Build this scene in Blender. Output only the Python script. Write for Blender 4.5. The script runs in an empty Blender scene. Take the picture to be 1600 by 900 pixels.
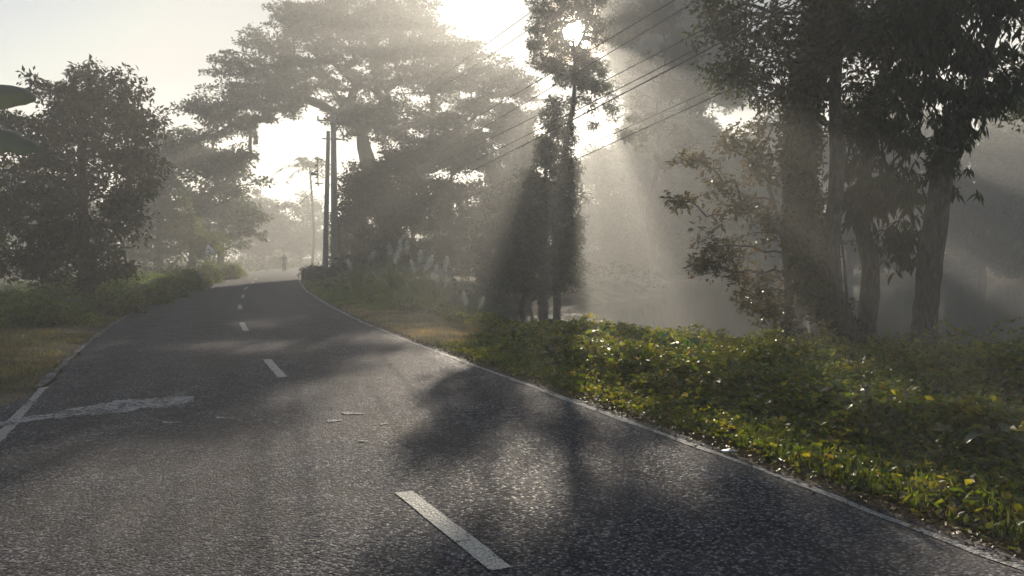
import bpy, math
import numpy as np
from mathutils import Vector, Matrix
R = np.random.RandomState(7)
S = bpy.context.scene
COL = S.collection
PI = math.pi

# ------------------------------------------------------------------ camera
F = 1200.0; CAMH = 1.6; PITCH = math.atan(52/1200.0)
cam = bpy.data.cameras.new('camera'); cam.sensor_width = 36; cam.lens = 27.0
cam.clip_start = 0.05; cam.clip_end = 4000
camo = bpy.data.objects.new('camera', cam); COL.objects.link(camo)
camo.location = (0, 0, CAMH); camo.rotation_euler = (math.radians(90)-PITCH, 0, 0)
S.camera = camo
cp, sp = math.cos(PITCH), math.sin(PITCH)
def ray(u, v):
    a = (u-800)/F; b = -(v-450)/F
    return np.array([a, cp+b*sp, -sp+b*cp])
def at(u, v, Y):
    d = ray(u, v); return np.array([0, 0, CAMH])+d*(Y/d[1])
def gnd(u, v, z=0.0):
    d = ray(u, v); return np.array([0, 0, CAMH])+d*((z-CAMH)/d[2])

# ------------------------------------------------------------------ helpers
def link(o):
    COL.objects.link(o); return o
def mesh_np(name, verts, faces, mat, smooth=False, parent=None):
    """verts (n,3); faces: array (m,k) or a list of such arrays"""
    if not isinstance(faces, list): faces = [faces]
    faces = [np.asarray(f, dtype=np.int64) for f in faces if len(f)]
    me = bpy.data.meshes.new(name)
    v = np.asarray(verts, dtype=np.float32)
    me.vertices.add(len(v)); me.vertices.foreach_set('co', v.ravel())
    nl = sum(f.size for f in faces); nf = sum(len(f) for f in faces)
    me.loops.add(nl); me.polygons.add(nf)
    me.loops.foreach_set('vertex_index', np.concatenate([f.ravel() for f in faces]).astype(np.int32))
    tot = np.concatenate([np.full(len(f), f.shape[1]) for f in faces])
    st = np.concatenate([[0], np.cumsum(tot)[:-1]])
    me.polygons.foreach_set('loop_start', st.astype(np.int32))
    me.update(calc_edges=True)
    if smooth: me.polygons.foreach_set('use_smooth', np.ones(nf, dtype=bool))
    me.validate()
    me.materials.append(mat)
    o = bpy.data.objects.new(name, me); link(o)
    if parent is not None: o.parent = parent
    return o
def tag(o, label=None, cat=None, group=None, kind=None):
    if label: o['label'] = label
    if cat: o['category'] = cat
    if group: o['group'] = group
    if kind: o['kind'] = kind
    return o
def root(name, loc, label, cat, group=None, rz=0):
    o = bpy.data.objects.new(name, None); link(o)
    o.location = tuple(float(c) for c in loc); o.rotation_euler = (0, 0, rz)
    o.empty_display_size = 0.3
    return tag(o, label, cat, group)
def dup(rt, loc, label, group=None, rz=0, sc=1.0):
    r = rt.copy(); COL.objects.link(r); r.location = tuple(float(c) for c in loc); r.rotation_euler = (0, 0, rz)
    r.scale = (sc, sc, sc) if np.isscalar(sc) else sc
    r['label'] = label
    if group: r['group'] = group
    for ch in list(rt.children):
        c = ch.copy(); COL.objects.link(c); c.parent = r
        for g in ch.children:
            d = g.copy(); COL.objects.link(d); d.parent = c
    return r

def _h(ix, iy, s):
    n = (ix.astype(np.int64)*374761393+iy.astype(np.int64)*668265263+s*144665) & 0x7fffffff
    n = ((n ^ (n >> 13))*1274126177) & 0x7fffffff
    return ((n ^ (n >> 16)) & 0xffff)/65535.0
def vnoise(x, y, s=0):
    x = np.asarray(x, float); y = np.asarray(y, float)
    ix = np.floor(x); iy = np.floor(y); fx = x-ix; fy = y-iy
    ix = ix.astype(np.int64); iy = iy.astype(np.int64)
    fx = fx*fx*(3-2*fx); fy = fy*fy*(3-2*fy)
    a = _h(ix, iy, s); b = _h(ix+1, iy, s); c = _h(ix, iy+1, s); d = _h(ix+1, iy+1, s)
    return (a*(1-fx)+b*fx)*(1-fy)+(c*(1-fx)+d*fx)*fy
def fbm(x, y, s=0, o=3):
    r = 0; a = .5
    for k in range(o):
        r = r+a*vnoise(x*2**k, y*2**k, s+k*17); a *= .5
    return r/(1-.5**o)
def sst(a, b, x):
    t = np.clip((np.asarray(x, float)-a)/(b-a), 0, 1); return t*t*(3-2*t)
def unit(v):
    return v/np.maximum(np.linalg.norm(v, axis=-1, keepdims=True), 1e-9)

# ------------------------------------------------------------------ materials
def newmat(name):
    m = bpy.data.materials.new(name); m.use_nodes = True
    nt = m.node_tree; nt.nodes.clear()
    return m, nt, nt.nodes.new('ShaderNodeOutputMaterial')
def N(nt, t, **kw):
    n = nt.nodes.new(t)
    for k, v in kw.items():
        if k == 'inp':
            for a, b in v.items(): n.inputs[a].default_value = b
        else: setattr(n, k, v)
    return n
def ramp(nt, fac, stops):
    n = nt.nodes.new('ShaderNodeValToRGB'); e = n.color_ramp.elements
    while len(e) < len(stops): e.new(0.5)
    for k, (p, c) in enumerate(stops):
        e[k].position = p; e[k].color = (c[0], c[1], c[2], 1) if not np.isscalar(c) else (c, c, c, 1)
    nt.links.new(fac, n.inputs[0]); return n.outputs[0]
def mixc(nt, fac, a, b, mode='MIX'):
    n = nt.nodes.new('ShaderNodeMix'); n.data_type = 'RGBA'; n.blend_type = mode
    for s, v in ((0, fac), (6, a), (7, b)):
        if hasattr(v, 'is_output'): nt.links.new(v, n.inputs[s])
        elif s == 0: n.inputs[0].default_value = v
        else: n.inputs[s].default_value = (v[0], v[1], v[2], 1)
    return n.outputs[2]
def pos(nt):
    return nt.nodes.new('ShaderNodeNewGeometry').outputs['Position']
def noise(nt, scale, detail=3, rough=.5, vec=None, dim='3D'):
    n = N(nt, 'ShaderNodeTexNoise', noise_dimensions=dim, inp={'Scale': scale, 'Detail': detail, 'Roughness': rough})
    if vec is not None: nt.links.new(vec, n.inputs['Vector'])
    return n.outputs[0]

def leafmat(name, cols, trans=.42, tcol=(1.25, 1.5, .45), gloss=.10, rough=.42, tbase=None):
    """leaf: per-leaf colour from Random Per Island; diffuse + translucent + a waxy gloss"""
    m, nt, out = newmat(name)
    g = nt.nodes.new('ShaderNodeNewGeometry')
    k = len(cols); c = ramp(nt, g.outputs['Random Per Island'], [(i/(k-1) if k > 1 else 0, cc) for i, cc in enumerate(cols)])
    ns = noise(nt, .9, 2, .5, g.outputs['Position'])
    c = mixc(nt, 1.0, c, ramp(nt, ns, [(.3, .72), (.7, 1.28)]), 'MULTIPLY')
    n3 = noise(nt, 2.7, 2, .5, g.outputs['Position'])
    c = mixc(nt, 1.0, c, ramp(nt, n3, [(.35, (.72, .80, .85)), (.65, (1.30, 1.18, .95))]), 'MULTIPLY')
    d = N(nt, 'ShaderNodeBsdfDiffuse'); nt.links.new(c, d.inputs[0])
    t = N(nt, 'ShaderNodeBsdfTranslucent'); nt.links.new(mixc(nt, 1.0, c, tcol, 'MULTIPLY'), t.inputs[0])
    mx = N(nt, 'ShaderNodeMixShader', inp={0: trans}); nt.links.new(d.outputs[0], mx.inputs[1]); nt.links.new(t.outputs[0], mx.inputs[2])
    if gloss > 0:
        gl = N(nt, 'ShaderNodeBsdfAnisotropic', inp={'Roughness': rough, 'Color': (.9, .92, .85, 1)})
        m2 = N(nt, 'ShaderNodeMixShader')
        lw = N(nt, 'ShaderNodeLayerWeight', inp={'Blend': .35})
        mm = N(nt, 'ShaderNodeMath', operation='MULTIPLY_ADD', inp={1: gloss*1.6, 2: gloss*.35})
        nt.links.new(lw.outputs['Facing'], mm.inputs[0]); nt.links.new(mm.outputs[0], m2.inputs[0])
        nt.links.new(mx.outputs[0], m2.inputs[1]); nt.links.new(gl.outputs[0], m2.inputs[2]); mx = m2
    nt.links.new(mx.outputs[0], out.inputs[0])
    return m
M = {}
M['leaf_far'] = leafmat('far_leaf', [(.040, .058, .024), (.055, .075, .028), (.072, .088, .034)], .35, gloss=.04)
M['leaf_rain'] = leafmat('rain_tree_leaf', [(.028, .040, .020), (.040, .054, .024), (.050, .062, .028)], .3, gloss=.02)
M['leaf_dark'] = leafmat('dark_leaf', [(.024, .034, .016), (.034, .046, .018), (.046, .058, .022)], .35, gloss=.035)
M['leaf_near'] = leafmat('near_leaf', [(.028, .038, .014), (.042, .052, .018), (.070, .066, .024)], .42, gloss=.04)
M['leaf_brown'] = leafmat('bronze_leaf', [(.050, .055, .022), (.075, .066, .030), (.100, .074, .038), (.056, .066, .026), (.050, .060, .024)], .42, (1.5, 1.25, .6), gloss=.10, rough=.33)
M['leaf_yellow'] = leafmat('yellow_leaf', [(.11, .115, .025), (.16, .15, .03), (.10, .12, .03)], .5, gloss=.06)  # sunlit look of foliage put into the base colour; also the banana stem
M['weed'] = leafmat('weed_leaf', [(.034, .062, .012), (.068, .105, .020), (.12, .15, .030), (.20, .18, .045), (.050, .085, .018), (.12, .085, .035)], .58, (2.25, 2.1, .5), gloss=.07, rough=.45)
M['weed_left'] = leafmat('roadside_weed_leaf', [(.070, .105, .026), (.11, .15, .040), (.16, .185, .055)], .45, (1.6, 1.7, .4), gloss=.06)
M['grass'] = leafmat('grass_blade', [(.055, .090, .016), (.090, .125, .026), (.150, .145, .045)], .5, (1.5, 1.5, .45), gloss=.08)
M['drygrass'] = leafmat('dry_grass_blade', [(.30, .25, .15), (.42, .36, .24), (.22, .19, .10)], .4, (1.1, 1.0, .8), gloss=.06)
M['lawn'] = leafmat('lawn_blade', [(.17, .155, .075), (.24, .20, .11), (.12, .13, .05)], .35, (1.2, 1.2, .5), gloss=.04)
M['plume'] = leafmat('seed_plume', [(.60, .62, .60), (.66, .68, .66)], .5, (1, 1, 1), gloss=0)
M['taro'] = leafmat('taro_leaf', [(.035, .080, .030), (.050, .100, .040)], .45, (1.5, 1.9, .4), gloss=.09, rough=.45)
M['litter'] = leafmat('fallen_leaf', [(.10, .055, .022), (.16, .09, .035), (.06, .04, .02), (.20, .13, .05)], .2, (1, .9, .6), gloss=.06)
M['banana'] = leafmat('banana_leaf', [(.048, .058, .048), (.055, .066, .052)], .10, (1.4, 1.6, .5), gloss=.12)

def barkmat(name, a, b, sc=9):
    m, nt, out = newmat(name)
    p = nt.nodes.new('ShaderNodeTexCoord').outputs['Object']
    mp = N(nt, 'ShaderNodeMapping', inp={'Scale': (1, 1, .28)}); nt.links.new(p, mp.inputs[0])
    n1 = noise(nt, sc*2.2, 6, .62, mp.outputs[0]); n2 = noise(nt, 1.6, 3, .5, p)
    c = mixc(nt, ramp(nt, n1, [(.35, 0.), (.65, 1.)]), a, b)
    c = mixc(nt, ramp(nt, n2, [(.5, 0.), (.72, .5)]), c, (.11, .12, .09))
    bs = N(nt, 'ShaderNodeBsdfPrincipled', inp={'Roughness': .9}); nt.links.new(c, bs.inputs['Base Color'])
    bm = N(nt, 'ShaderNodeBump', inp={'Strength': .9, 'Distance': .03}); nt.links.new(n1, bm.inputs['Height']); nt.links.new(bm.outputs[0], bs.inputs['Normal'])
    nt.links.new(bs.outputs[0], out.inputs[0]); return m
M['bark'] = barkmat('bark', (.028, .024, .019), (.12, .10, .08))
M['bark_dark'] = barkmat('dark_bark', (.028, .024, .020), (.09, .078, .062))
def plain(name, c, rough=.7, metal=0, var=.15):
    m, nt, out = newmat(name)
    n = noise(nt, 7, 4, .6, nt.nodes.new('ShaderNodeTexCoord').outputs['Object'])
    cc = mixc(nt, 1.0, c, ramp(nt, n, [(.3, 1-var), (.7, 1+var)]), 'MULTIPLY')
    b = N(nt, 'ShaderNodeBsdfPrincipled', inp={'Roughness': rough, 'Metallic': metal}); nt.links.new(cc, b.inputs['Base Color'])
    nt.links.new(b.outputs[0], out.inputs[0]); return m
M['concrete'] = plain('pole_concrete', (.22, .215, .20), .85, 0, .2)
M['steel'] = plain('galvanised_steel', (.22, .23, .23), .5, .6)
M['wire'] = plain('cable_sheath', (.03, .03, .032), .55)
M['signwhite'] = plain('sign_white', (.70, .72, .74), .35, 0, .04)
M['signred'] = plain('sign_border', (.30, .18, .18), .4, 0, .1)
M['black'] = plain('sign_black', (.03, .03, .035), .5)
M['porcelain'] = plain('porcelain', (.25, .16, .12), .3)
M['skin'] = plain('skin', (.20, .12, .08), .6)
M['hair'] = plain('hair', (.02, .017, .015), .6)
M['shirt'] = plain('shirt_cloth', (.12, .13, .15), .85)
M['trousers'] = plain('trouser_cloth', (.10, .10, .11), .85)
M['scrap'] = plain('paper_scrap', (.7, .72, .74), .5)

def asphalt_nodes(nt):
    p = pos(nt)
    v1 = N(nt, 'ShaderNodeTexVoronoi', voronoi_dimensions='2D', inp={'Scale': 54.0, 'Randomness': 1.0}); nt.links.new(p, v1.inputs['Vector'])
    v2 = N(nt, 'ShaderNodeTexVoronoi', voronoi_dimensions='2D', inp={'Scale': 27.0}); nt.links.new(p, v2.inputs['Vector'])
    sep = N(nt, 'ShaderNodeSeparateColor'); nt.links.new(v1.outputs['Color'], sep.inputs[0])
    stone = ramp(nt, sep.outputs[0], [(0, (.030, .031, .041)), (.45, (.061, .062, .078)), (.70, (.106, .107, .123)), (.86, (.18, .18, .19)), (.95, (.29, .285, .28))])
    gap = ramp(nt, v1.outputs['Distance'], [(.30, 1.), (.62, .35)])
    c = mixc(nt, 1.0, stone, gap, 'MULTIPLY')
    lo = noise(nt, .55, 5, .6, p); lo2 = noise(nt, 2.3, 4, .6, p)
    c = mixc(nt, ramp(nt, lo, [(.44, 0.), (.64, .5)]), c, (.105, .094, .084))       # dusty patches
    sx = nt.nodes.new('ShaderNodeSeparateXYZ'); nt.links.new(p, sx.inputs[0])
    # polished wheel tracks: a lateral coordinate that follows the road's slant
    la = N(nt, 'ShaderNodeMath', operation='MULTIPLY_ADD', inp={1: .42}); nt.links.new(sx.outputs[1], la.inputs[0]); nt.links.new(sx.outputs[0], la.inputs[2])
    wv = N(nt, 'ShaderNodeMath', operation='MULTIPLY', inp={1: 4.2}); nt.links.new(la.outputs[0], wv.inputs[0]); wc = N(nt, 'ShaderNodeMath', operation='SINE'); nt.links.new(wv.outputs[0], wc.inputs[0])
    c = mixc(nt, 1.0, c, ramp(nt, wc.outputs[0], [(0, 1.), (1, .84)]), 'MULTIPLY')
    c = mixc(nt, 1.0, c, ramp(nt, lo2, [(.3, .75), (.7, 1.3)]), 'MULTIPLY')
    # fine cracks
    w = N(nt, 'ShaderNodeTexVoronoi', voronoi_dimensions='2D', feature='DISTANCE_TO_EDGE', inp={'Scale': 5.5})
    wn = N(nt, 'ShaderNodeTexNoise', inp={'Scale': 6.0, 'Detail': 4.0}); nt.links.new(p, wn.inputs['Vector'])
    ad = N(nt, 'ShaderNodeVectorMath', operation='MULTIPLY_ADD'); nt.links.new(wn.outputs[1], ad.inputs[0]); ad.inputs[1].default_value = (.3, .3, 0); nt.links.new(p, ad.inputs[2])
    nt.links.new(ad.outputs[0], w.inputs['Vector'])
    ck = ramp(nt, w.outputs['Distance'], [(.0, .25), (.018, 1.)])
    ckm = mixc(nt, ramp(nt, noise(nt, .7, 2, .5, p), [(.42, 0.), (.55, 1.)]), (1, 1, 1), ck)
    c = mixc(nt, 1.0, c, ckm, 'MULTIPLY')
    h = N(nt, 'ShaderNodeMath', operation='MULTIPLY_ADD', inp={1: .6}); nt.links.new(v2.outputs['Distance'], h.inputs[0]); nt.links.new(v1.outputs['Distance'], h.inputs[2])
    h2 = N(nt, 'ShaderNodeMath', operation='MULTIPLY_ADD', inp={1: 1.2}); nt.links.new(noise(nt, 14, 5, .7, p), h2.inputs[0]); nt.links.new(h.outputs[0], h2.inputs[2])
    bm = N(nt, 'ShaderNodeBump', invert=True, inp={'Strength': .6, 'Distance': .006}); nt.links.new(h2.outputs[0], bm.inputs['Height'])
    rg = ramp(nt, sep.outputs[1], [(0, .62), (.2, .82), (1, .95)])
    return p, c, bm.outputs[0], rg
m, nt, out = newmat('asphalt'); M['asphalt'] = m
p, c, bmp, rg = asphalt_nodes(nt)
b = N(nt, 'ShaderNodeBsdfPrincipled', inp={'Specular IOR Level': .13}); nt.links.new(c, b.inputs['Base Color']); nt.links.new(bmp, b.inputs['Normal']); nt.links.new(rg, b.inputs['Roughness'])
nt.links.new(b.outputs[0], out.inputs[0])
def paintmat(name, wear0, wear1, col=(.50, .49, .45)):
    m, nt, out = newmat(name)
    p, c, bmp, rg = asphalt_nodes(nt)
    n1 = noise(nt, 24, 5, .72, p); n2 = noise(nt, 3.2, 3, .5, p)
    a = N(nt, 'ShaderNodeMath', operation='MULTIPLY_ADD', inp={1: .55}); nt.links.new(n2, a.inputs[0]); nt.links.new(n1, a.inputs[2])
    f = ramp(nt, a.outputs[0], [(wear0, 1.), (wear1, 0.)])
    cr = N(nt, 'ShaderNodeTexVoronoi', voronoi_dimensions='2D', feature='DISTANCE_TO_EDGE', inp={'Scale': 26.0}); nt.links.new(p, cr.inputs['Vector'])
    f = mixc(nt, 1.0, f, ramp(nt, cr.outputs['Distance'], [(.02, .25), (.09, 1.)]), 'MULTIPLY')
    cc = mixc(nt, f, c, mixc(nt, 1.0, col, ramp(nt, n2, [(.3, .8), (.7, 1.1)]), 'MULTIPLY'))
    b = N(nt, 'ShaderNodeBsdfPrincipled', inp={'Roughness': .72, 'Specular IOR Level': .3}); nt.links.new(cc, b.inputs['Base Color']); nt.links.new(bmp, b.inputs['Normal'])
    nt.links.new(b.outputs[0], out.inputs[0]); return m
M['paint'] = paintmat('road_paint', .86, .94)
M['paint_worn'] = paintmat('worn_road_paint', .79, .88, (.42, .41, .38))
M['paint_scuff'] = paintmat('lime_scuff', .72, .80, (.40, .41, .41))

m, nt, out = newmat('soil'); M['soil'] = m
p = pos(nt)
n1 = noise(nt, 1.1, 5, .6, p); n2 = noise(nt, 28, 5, .7, p); n3 = noise(nt, .05, 3, .5, p)
c = mixc(nt, ramp(nt, n1, [(.40, 0.), (.60, 1.)]), (.085, .070, .045), (.20, .160, .105))
c = mixc(nt, ramp(nt, n3, [(.4, 0.), (.6, .6)]), c, (.085, .095, .045))
c = mixc(nt, 1.0, c, ramp(nt, n2, [(.3, .65), (.7, 1.35)]), 'MULTIPLY')
b = N(nt, 'ShaderNodeBsdfPrincipled', inp={'Roughness': .95, 'Specular IOR Level': .15}); nt.links.new(c, b.inputs['Base Color'])
bm = N(nt, 'ShaderNodeBump', inp={'Strength': .8, 'Distance': .03}); nt.links.new(n2, bm.inputs['Height']); nt.links.new(bm.outputs[0], b.inputs['Normal'])
nt.links.new(b.outputs[0], out.inputs[0])

m, nt, out = newmat('pond_water'); M['water'] = m
p = pos(nt)
mp = N(nt, 'ShaderNodeMapping', inp={'Scale': (1, 1, 1)}); nt.links.new(p, mp.inputs[0])
n1 = noise(nt, 2.6, 3, .55, mp.outputs[0])
b = N(nt, 'ShaderNodeBsdfPrincipled', inp={'Base Color': (.035, .032, .022, 1), 'Roughness': .06, 'IOR': 1.33})
bm = N(nt, 'ShaderNodeBump', inp={'Strength': .25, 'Distance': .02}); nt.links.new(n1, bm.inputs['Height']); nt.links.new(bm.outputs[0], b.inputs['Normal'])
nt.links.new(b.outputs[0], out.inputs[0])

# ------------------------------------------------------------------ road plan
PXR = [(1600, 890), (1365, 797), (1130, 710), (935, 640), (740, 570), (640, 533), (560, 500), (515, 477), (480, 455), (469, 441), (468, 433)]
rp = np.array([gnd(u, v)[:2] for u, v in PXR])
ys = np.concatenate([[-60, -20, -4], rp[:, 1], [72, 90, 120, 170, 240]])
xs = np.concatenate([[rp[0, 0]+.44*(rp[0, 1]+60), rp[0, 0]+.44*(rp[0, 1]+20), rp[0, 0]+.44*(rp[0, 1]+4)], rp[:, 0], [rp[-1, 0]-3.3, rp[-1, 0]-5.6, rp[-1, 0]-5.0, 2, 30]])
_y = np.linspace(-60, 240, 1201); _x = np.interp(_y, ys, xs)
_k = np.hanning(21); _k /= _k.sum()
_x = np.convolve(np.pad(_x, 10, mode='edge'), _k, mode='valid')
HW = 2.72                      # half the distance between the edge lines
_dx = np.gradient(_x, _y); _n = np.stack([np.ones_like(_dx), -_dx], 1); _n /= np.linalg.norm(_n, axis=1, keepdims=True)
CX = _x-_n[:, 0]*HW; CY = _y-_n[:, 1]*HW     # centre line points
_o = np.argsort(CY)
def cx(y): return np.interp(y, CY[_o], CX[_o])
def cosr(y):
    d = (cx(np.asarray(y)+.5)-cx(np.asarray(y)-.5)); return 1/np.sqrt(1+d*d)
def lat(x, y): return (x-cx(y))*cosr(y)
def road_xy(y, s):             # point at lateral s from the centre at centre-line station y
    y = np.asarray(y, float); d = cx(y+.5)-cx(y-.5); c = 1/np.sqrt(1+d*d)
    return np.stack([cx(y)+s*c, y-s*d*c], -1)

POND = np.array([(-1.9, 33), (-0.6, 26), (1.2, 19.5), (4, 17), (8, 16), (14, 14), (30, 10), (70, 10), (75, 60), (50, 80), (28, 79), (15, 76), (12.5, 64), (11, 52), (6, 44), (0.5, 38.6)])
def pond_sd(x, y):
    x = np.asarray(x, float); y = np.asarray(y, float); d = np.full(x.shape, 1e9); ins = np.zeros(x.shape, bool)
    for i in range(len(POND)):
        a = POND[i]; b = POND[(i+1) % len(POND)]; e = b-a
        t = np.clip(((x-a[0])*e[0]+(y-a[1])*e[1])/(e@e), 0, 1)
        d = np.minimum(d, np.hypot(x-a[0]-t*e[0], y-a[1]-t*e[1]))
        c = ((a[1] > y) != (b[1] > y)) & (x < (b[0]-a[0])*(y-a[1])/(b[1]-a[1]+1e-12)+a[0])
        ins ^= c
    return np.where(ins, -d, d)
WZ = -1.2
def ground_z(x, y):
    x = np.asarray(x, float); y = np.asarray(y, float)
    s = lat(x, y); pd = pond_sd(x, y)
    n = fbm(x*.6, y*.6, 3)-.5; nb = fbm(x*.08, y*.08, 5)-.5
    base = np.where(s > 0, -.02-.30*sst(3.6, 9, s), -.02-.75*sst(4.8, 9.5, -s))
    base = base+nb*.5*sst(8, 25, np.abs(s))+n*.10*sst(2.9, 4.2, np.abs(s))
    z = WZ-.25+(base-WZ+.25)*sst(-.6, 3.2, pd)
    z = np.where(pd < -.6, WZ-.25-.5*sst(.6, 4, -pd), z)
    return np.where(np.abs(s) < 3.0, np.minimum(z, -.04), z)
gz1 = lambda x, y: float(ground_z(np.array([x]), np.array([y]))[0])
def gx():
    a = [-30.]; st = .3
    while a[-1] > -380: st *= 1.10; a.append(a[-1]-st)
    b = list(np.arange(-30+.25, 24, .25)); st = .3; c = [24.]
    while c[-1] < 380: st *= 1.10; c.append(c[-1]+st)
    return np.array(a[::-1]+b+c)
def gy():
    a = [-4.]; st = .3
    while a[-1] > -110: st *= 1.15; a.append(a[-1]-st)
    b = list(np.arange(-4+.25, 60, .3)); st = .35; c = [60.]
    while c[-1] < 420: st *= 1.08; c.append(c[-1]+st)
    return np.array(a[::-1]+b+c)
X, Y = np.meshgrid(gx(), gy()); nx = X.shape[1]; ny = X.shape[0]
V = np.stack([X.ravel(), Y.ravel(), ground_z(X.ravel(), Y.ravel())], 1)
def gridf(ny, nx):
    i = np.arange(ny-1)[:, None]*nx+np.arange(nx-1)[None, :]; i = i.ravel()
    return np.stack([i, i+1, i+nx+1, i+nx], 1)
tag(mesh_np('ground', V, gridf(ny, nx), M['soil'], True), kind='structure')
# water sheet (just past the shore; the banks rise through it)
wp = POND-POND.mean(0); L_ = np.linalg.norm(wp, axis=1, keepdims=True); wp = POND.mean(0)+wp*(1+1.3/L_)
tag(mesh_np('pond_water', np.c_[wp, np.full(len(wp), WZ)], np.arange(len(wp))[None, :], M['water']), kind='structure')

# asphalt: s along, t across, ragged edge; a wider apron on the left close to the camera
st = np.concatenate([np.arange(-40, 2, 1.), np.arange(2, 30, .12), np.arange(30, 75, .4), np.arange(75, 180, 2.)])
T = np.linspace(-1, 1, 25)
eR = HW+.10+.10*(fbm(st*1.7, st*0, 11)-.5)+.05*(fbm(st*6, st*0, 12)-.5)
eL = HW+.02+.22*(fbm(st*1.3, st*0, 13)-.5)+.10*(fbm(st*6, st*0, 14)-.5)+2.2*sst(10.6, 4.5, st)
rows = []
for y, r, l in zip(st, eR, eL):
    lat_s = np.where(T > 0, T*r, T*l); q = road_xy(np.full(25, y), lat_s)
    z = .012*(1-(np.clip(np.abs(lat_s), 0, 2.8)/2.8)**2)
    z[0] = z[-1] = -.05; q2 = q.copy()
    rows.append(np.c_[q2, z])
    rows[-1][1, :2] = rows[-1][0, :2]+(rows[-1][2, :2]-rows[-1][0, :2])*.04; rows[-1][-2, :2] = rows[-1][-1, :2]+(rows[-1][-3, :2]-rows[-1][-1, :2])*.04
V = np.concatenate(rows)
tag(mesh_np('road', V, gridf(len(st), 25), M['asphalt'], True), kind='structure')
def crown_z(s): return .012*(1-(np.clip(np.abs(s), 0, 2.8)/2.8)**2)+.005
def edge_line(name, side, y0, y1, w, off, mat, sd):
    yy = np.arange(y0, y1, .1 if y1 < 60 else .2)
    j1 = .035*(fbm(yy*2.2, yy*0, sd)-.5)*2+.02*(fbm(yy*11, yy*0, sd+1)-.5)*2; j2 = .035*(fbm(yy*2.2, yy*0, sd+2)-.5)*2+.02*(fbm(yy*11, yy*0, sd+3)-.5)*2
    a = side*(HW+off)-w/2+j1; b_ = side*(HW+off)+w/2+j2
    cols = [a, a*.66+b_*.34, a*.33+b_*.67, b_]
    V = np.stack([np.c_[road_xy(yy, c), crown_z(c)] for c in cols], 1).reshape(-1, 3)
    return tag(mesh_np(name, V, gridf(len(yy), 4), mat), kind='structure')
edge_line('road_marking', 1, -5, 90, .075, -.03, M['paint_worn'], 21)
edge_line('road_marking', -1, -5, 10.4, .10, -.02, M['paint_worn'], 31)
M['paint_faint'] = paintmat('faint_road_paint', .62, .76, (.40, .38, .34))
edge_line('road_marking', -1, 10.4, 22, .09, .05, M['paint_faint'], 36)
edge_line('road_marking', -1, 40, 80, .09, -.02, M['paint_worn'], 41)
def station(u, v):
    g = gnd(u, v); return g
for (a, b_) in [((620, 775), (776, 905)), ((417, 563), (452, 591)), ((378, 505), (391, 518)), ((375, 477), (384, 484)), ((380, 461), (387, 466)), ((386, 449), (393, 453)), ((396, 441), (401, 443)), ((401, 435.5), (406, 437))]:
    y0 = gnd(*a)[1]; y1 = gnd(*b_)[1]
    yy = np.linspace(y1, y0, 26)
    s0 = lat(*gnd(*a)[:2]); s1 = lat(*gnd(*b_)[:2]); ss = np.linspace(s1, s0, 26)
    if y0 > 9: s0 = np.clip(s0, -.25, .25); ss = np.linspace(s0, s0, 26)
    else: ss = ss+.05
    w = .12; V = np.stack([np.c_[road_xy(yy, ss+k*w/2+.012*(fbm(yy*8, yy*0+k, 51)-.5)), crown_z(ss)] for k in (-1, 0, 1)], 1).reshape(-1, 3)
    tag(mesh_np('road_marking', V, gridf(26, 3), M['paint']), kind='structure')
# flat blobs: worn paint traces and the pale smear
def blob(name, pts, mat, z=.006):
    q = np.array([gnd(u, v)[:2] for u, v in pts]); s = lat(q[:, 0], q[:, 1])
    V = np.c_[q, crown_z(s)+z-.003]
    return tag(mesh_np(name, V, np.arange(len(q))[None, ::-1], mat), kind='structure')
def smear(u0, v0, u1, v1, w0, w1, sd, n=50, mat='paint_scuff'):
    n = n*3
    t = np.linspace(0, 1, n); u = u0+(u1-u0)*t; v = v0+(v1-v0)*t-6*np.sin(t*PI)*(abs(u1-u0) > 150)
    w = (w0+(w1-w0)*t)*np.minimum(1, np.sin(np.clip(t, .03, .97)*PI)*5)*(.5+.9*fbm(t*9, t*0, sd)); wb = w*(.45+1.1*fbm(t*23, t*0, sd+5)); w = w*(.45+1.1*fbm(t*21, t*0, sd+8))
    a = np.array([gnd(p, q-ww) for p, q, ww in zip(u, v, w)]); b_ = np.array([gnd(p, q+ww) for p, q, ww in zip(u, v, wb)]); c_ = (a+b_)/2
    V = np.stack([a, c_, b_], 1).reshape(-1, 3); V[:, 2] = crown_z(lat(V[:, 0], V[:, 1]))+.001
    tag(mesh_np('road_marking', V, gridf(n, 3), M[mat]), kind='structure')
smear(-40, 672, 303, 626, 2, 10, 3)
for k, (u, v, w, h) in enumerate([(352, 656, 15, 1.6), (268, 662, 16, 2), (523, 659, 12, 2.4), (552, 649, 18, 2.4), (567, 692, 8, 1.5), (600, 664, 6, 1.5), (611, 569, 7, 1.2), (750, 590, 9, 1.6)]):
    smear(u-w, v+(k % 3-1)*1.5, u+w, v, h*.75, h*.4, 60+k, 12, 'paint_scuff')

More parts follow.
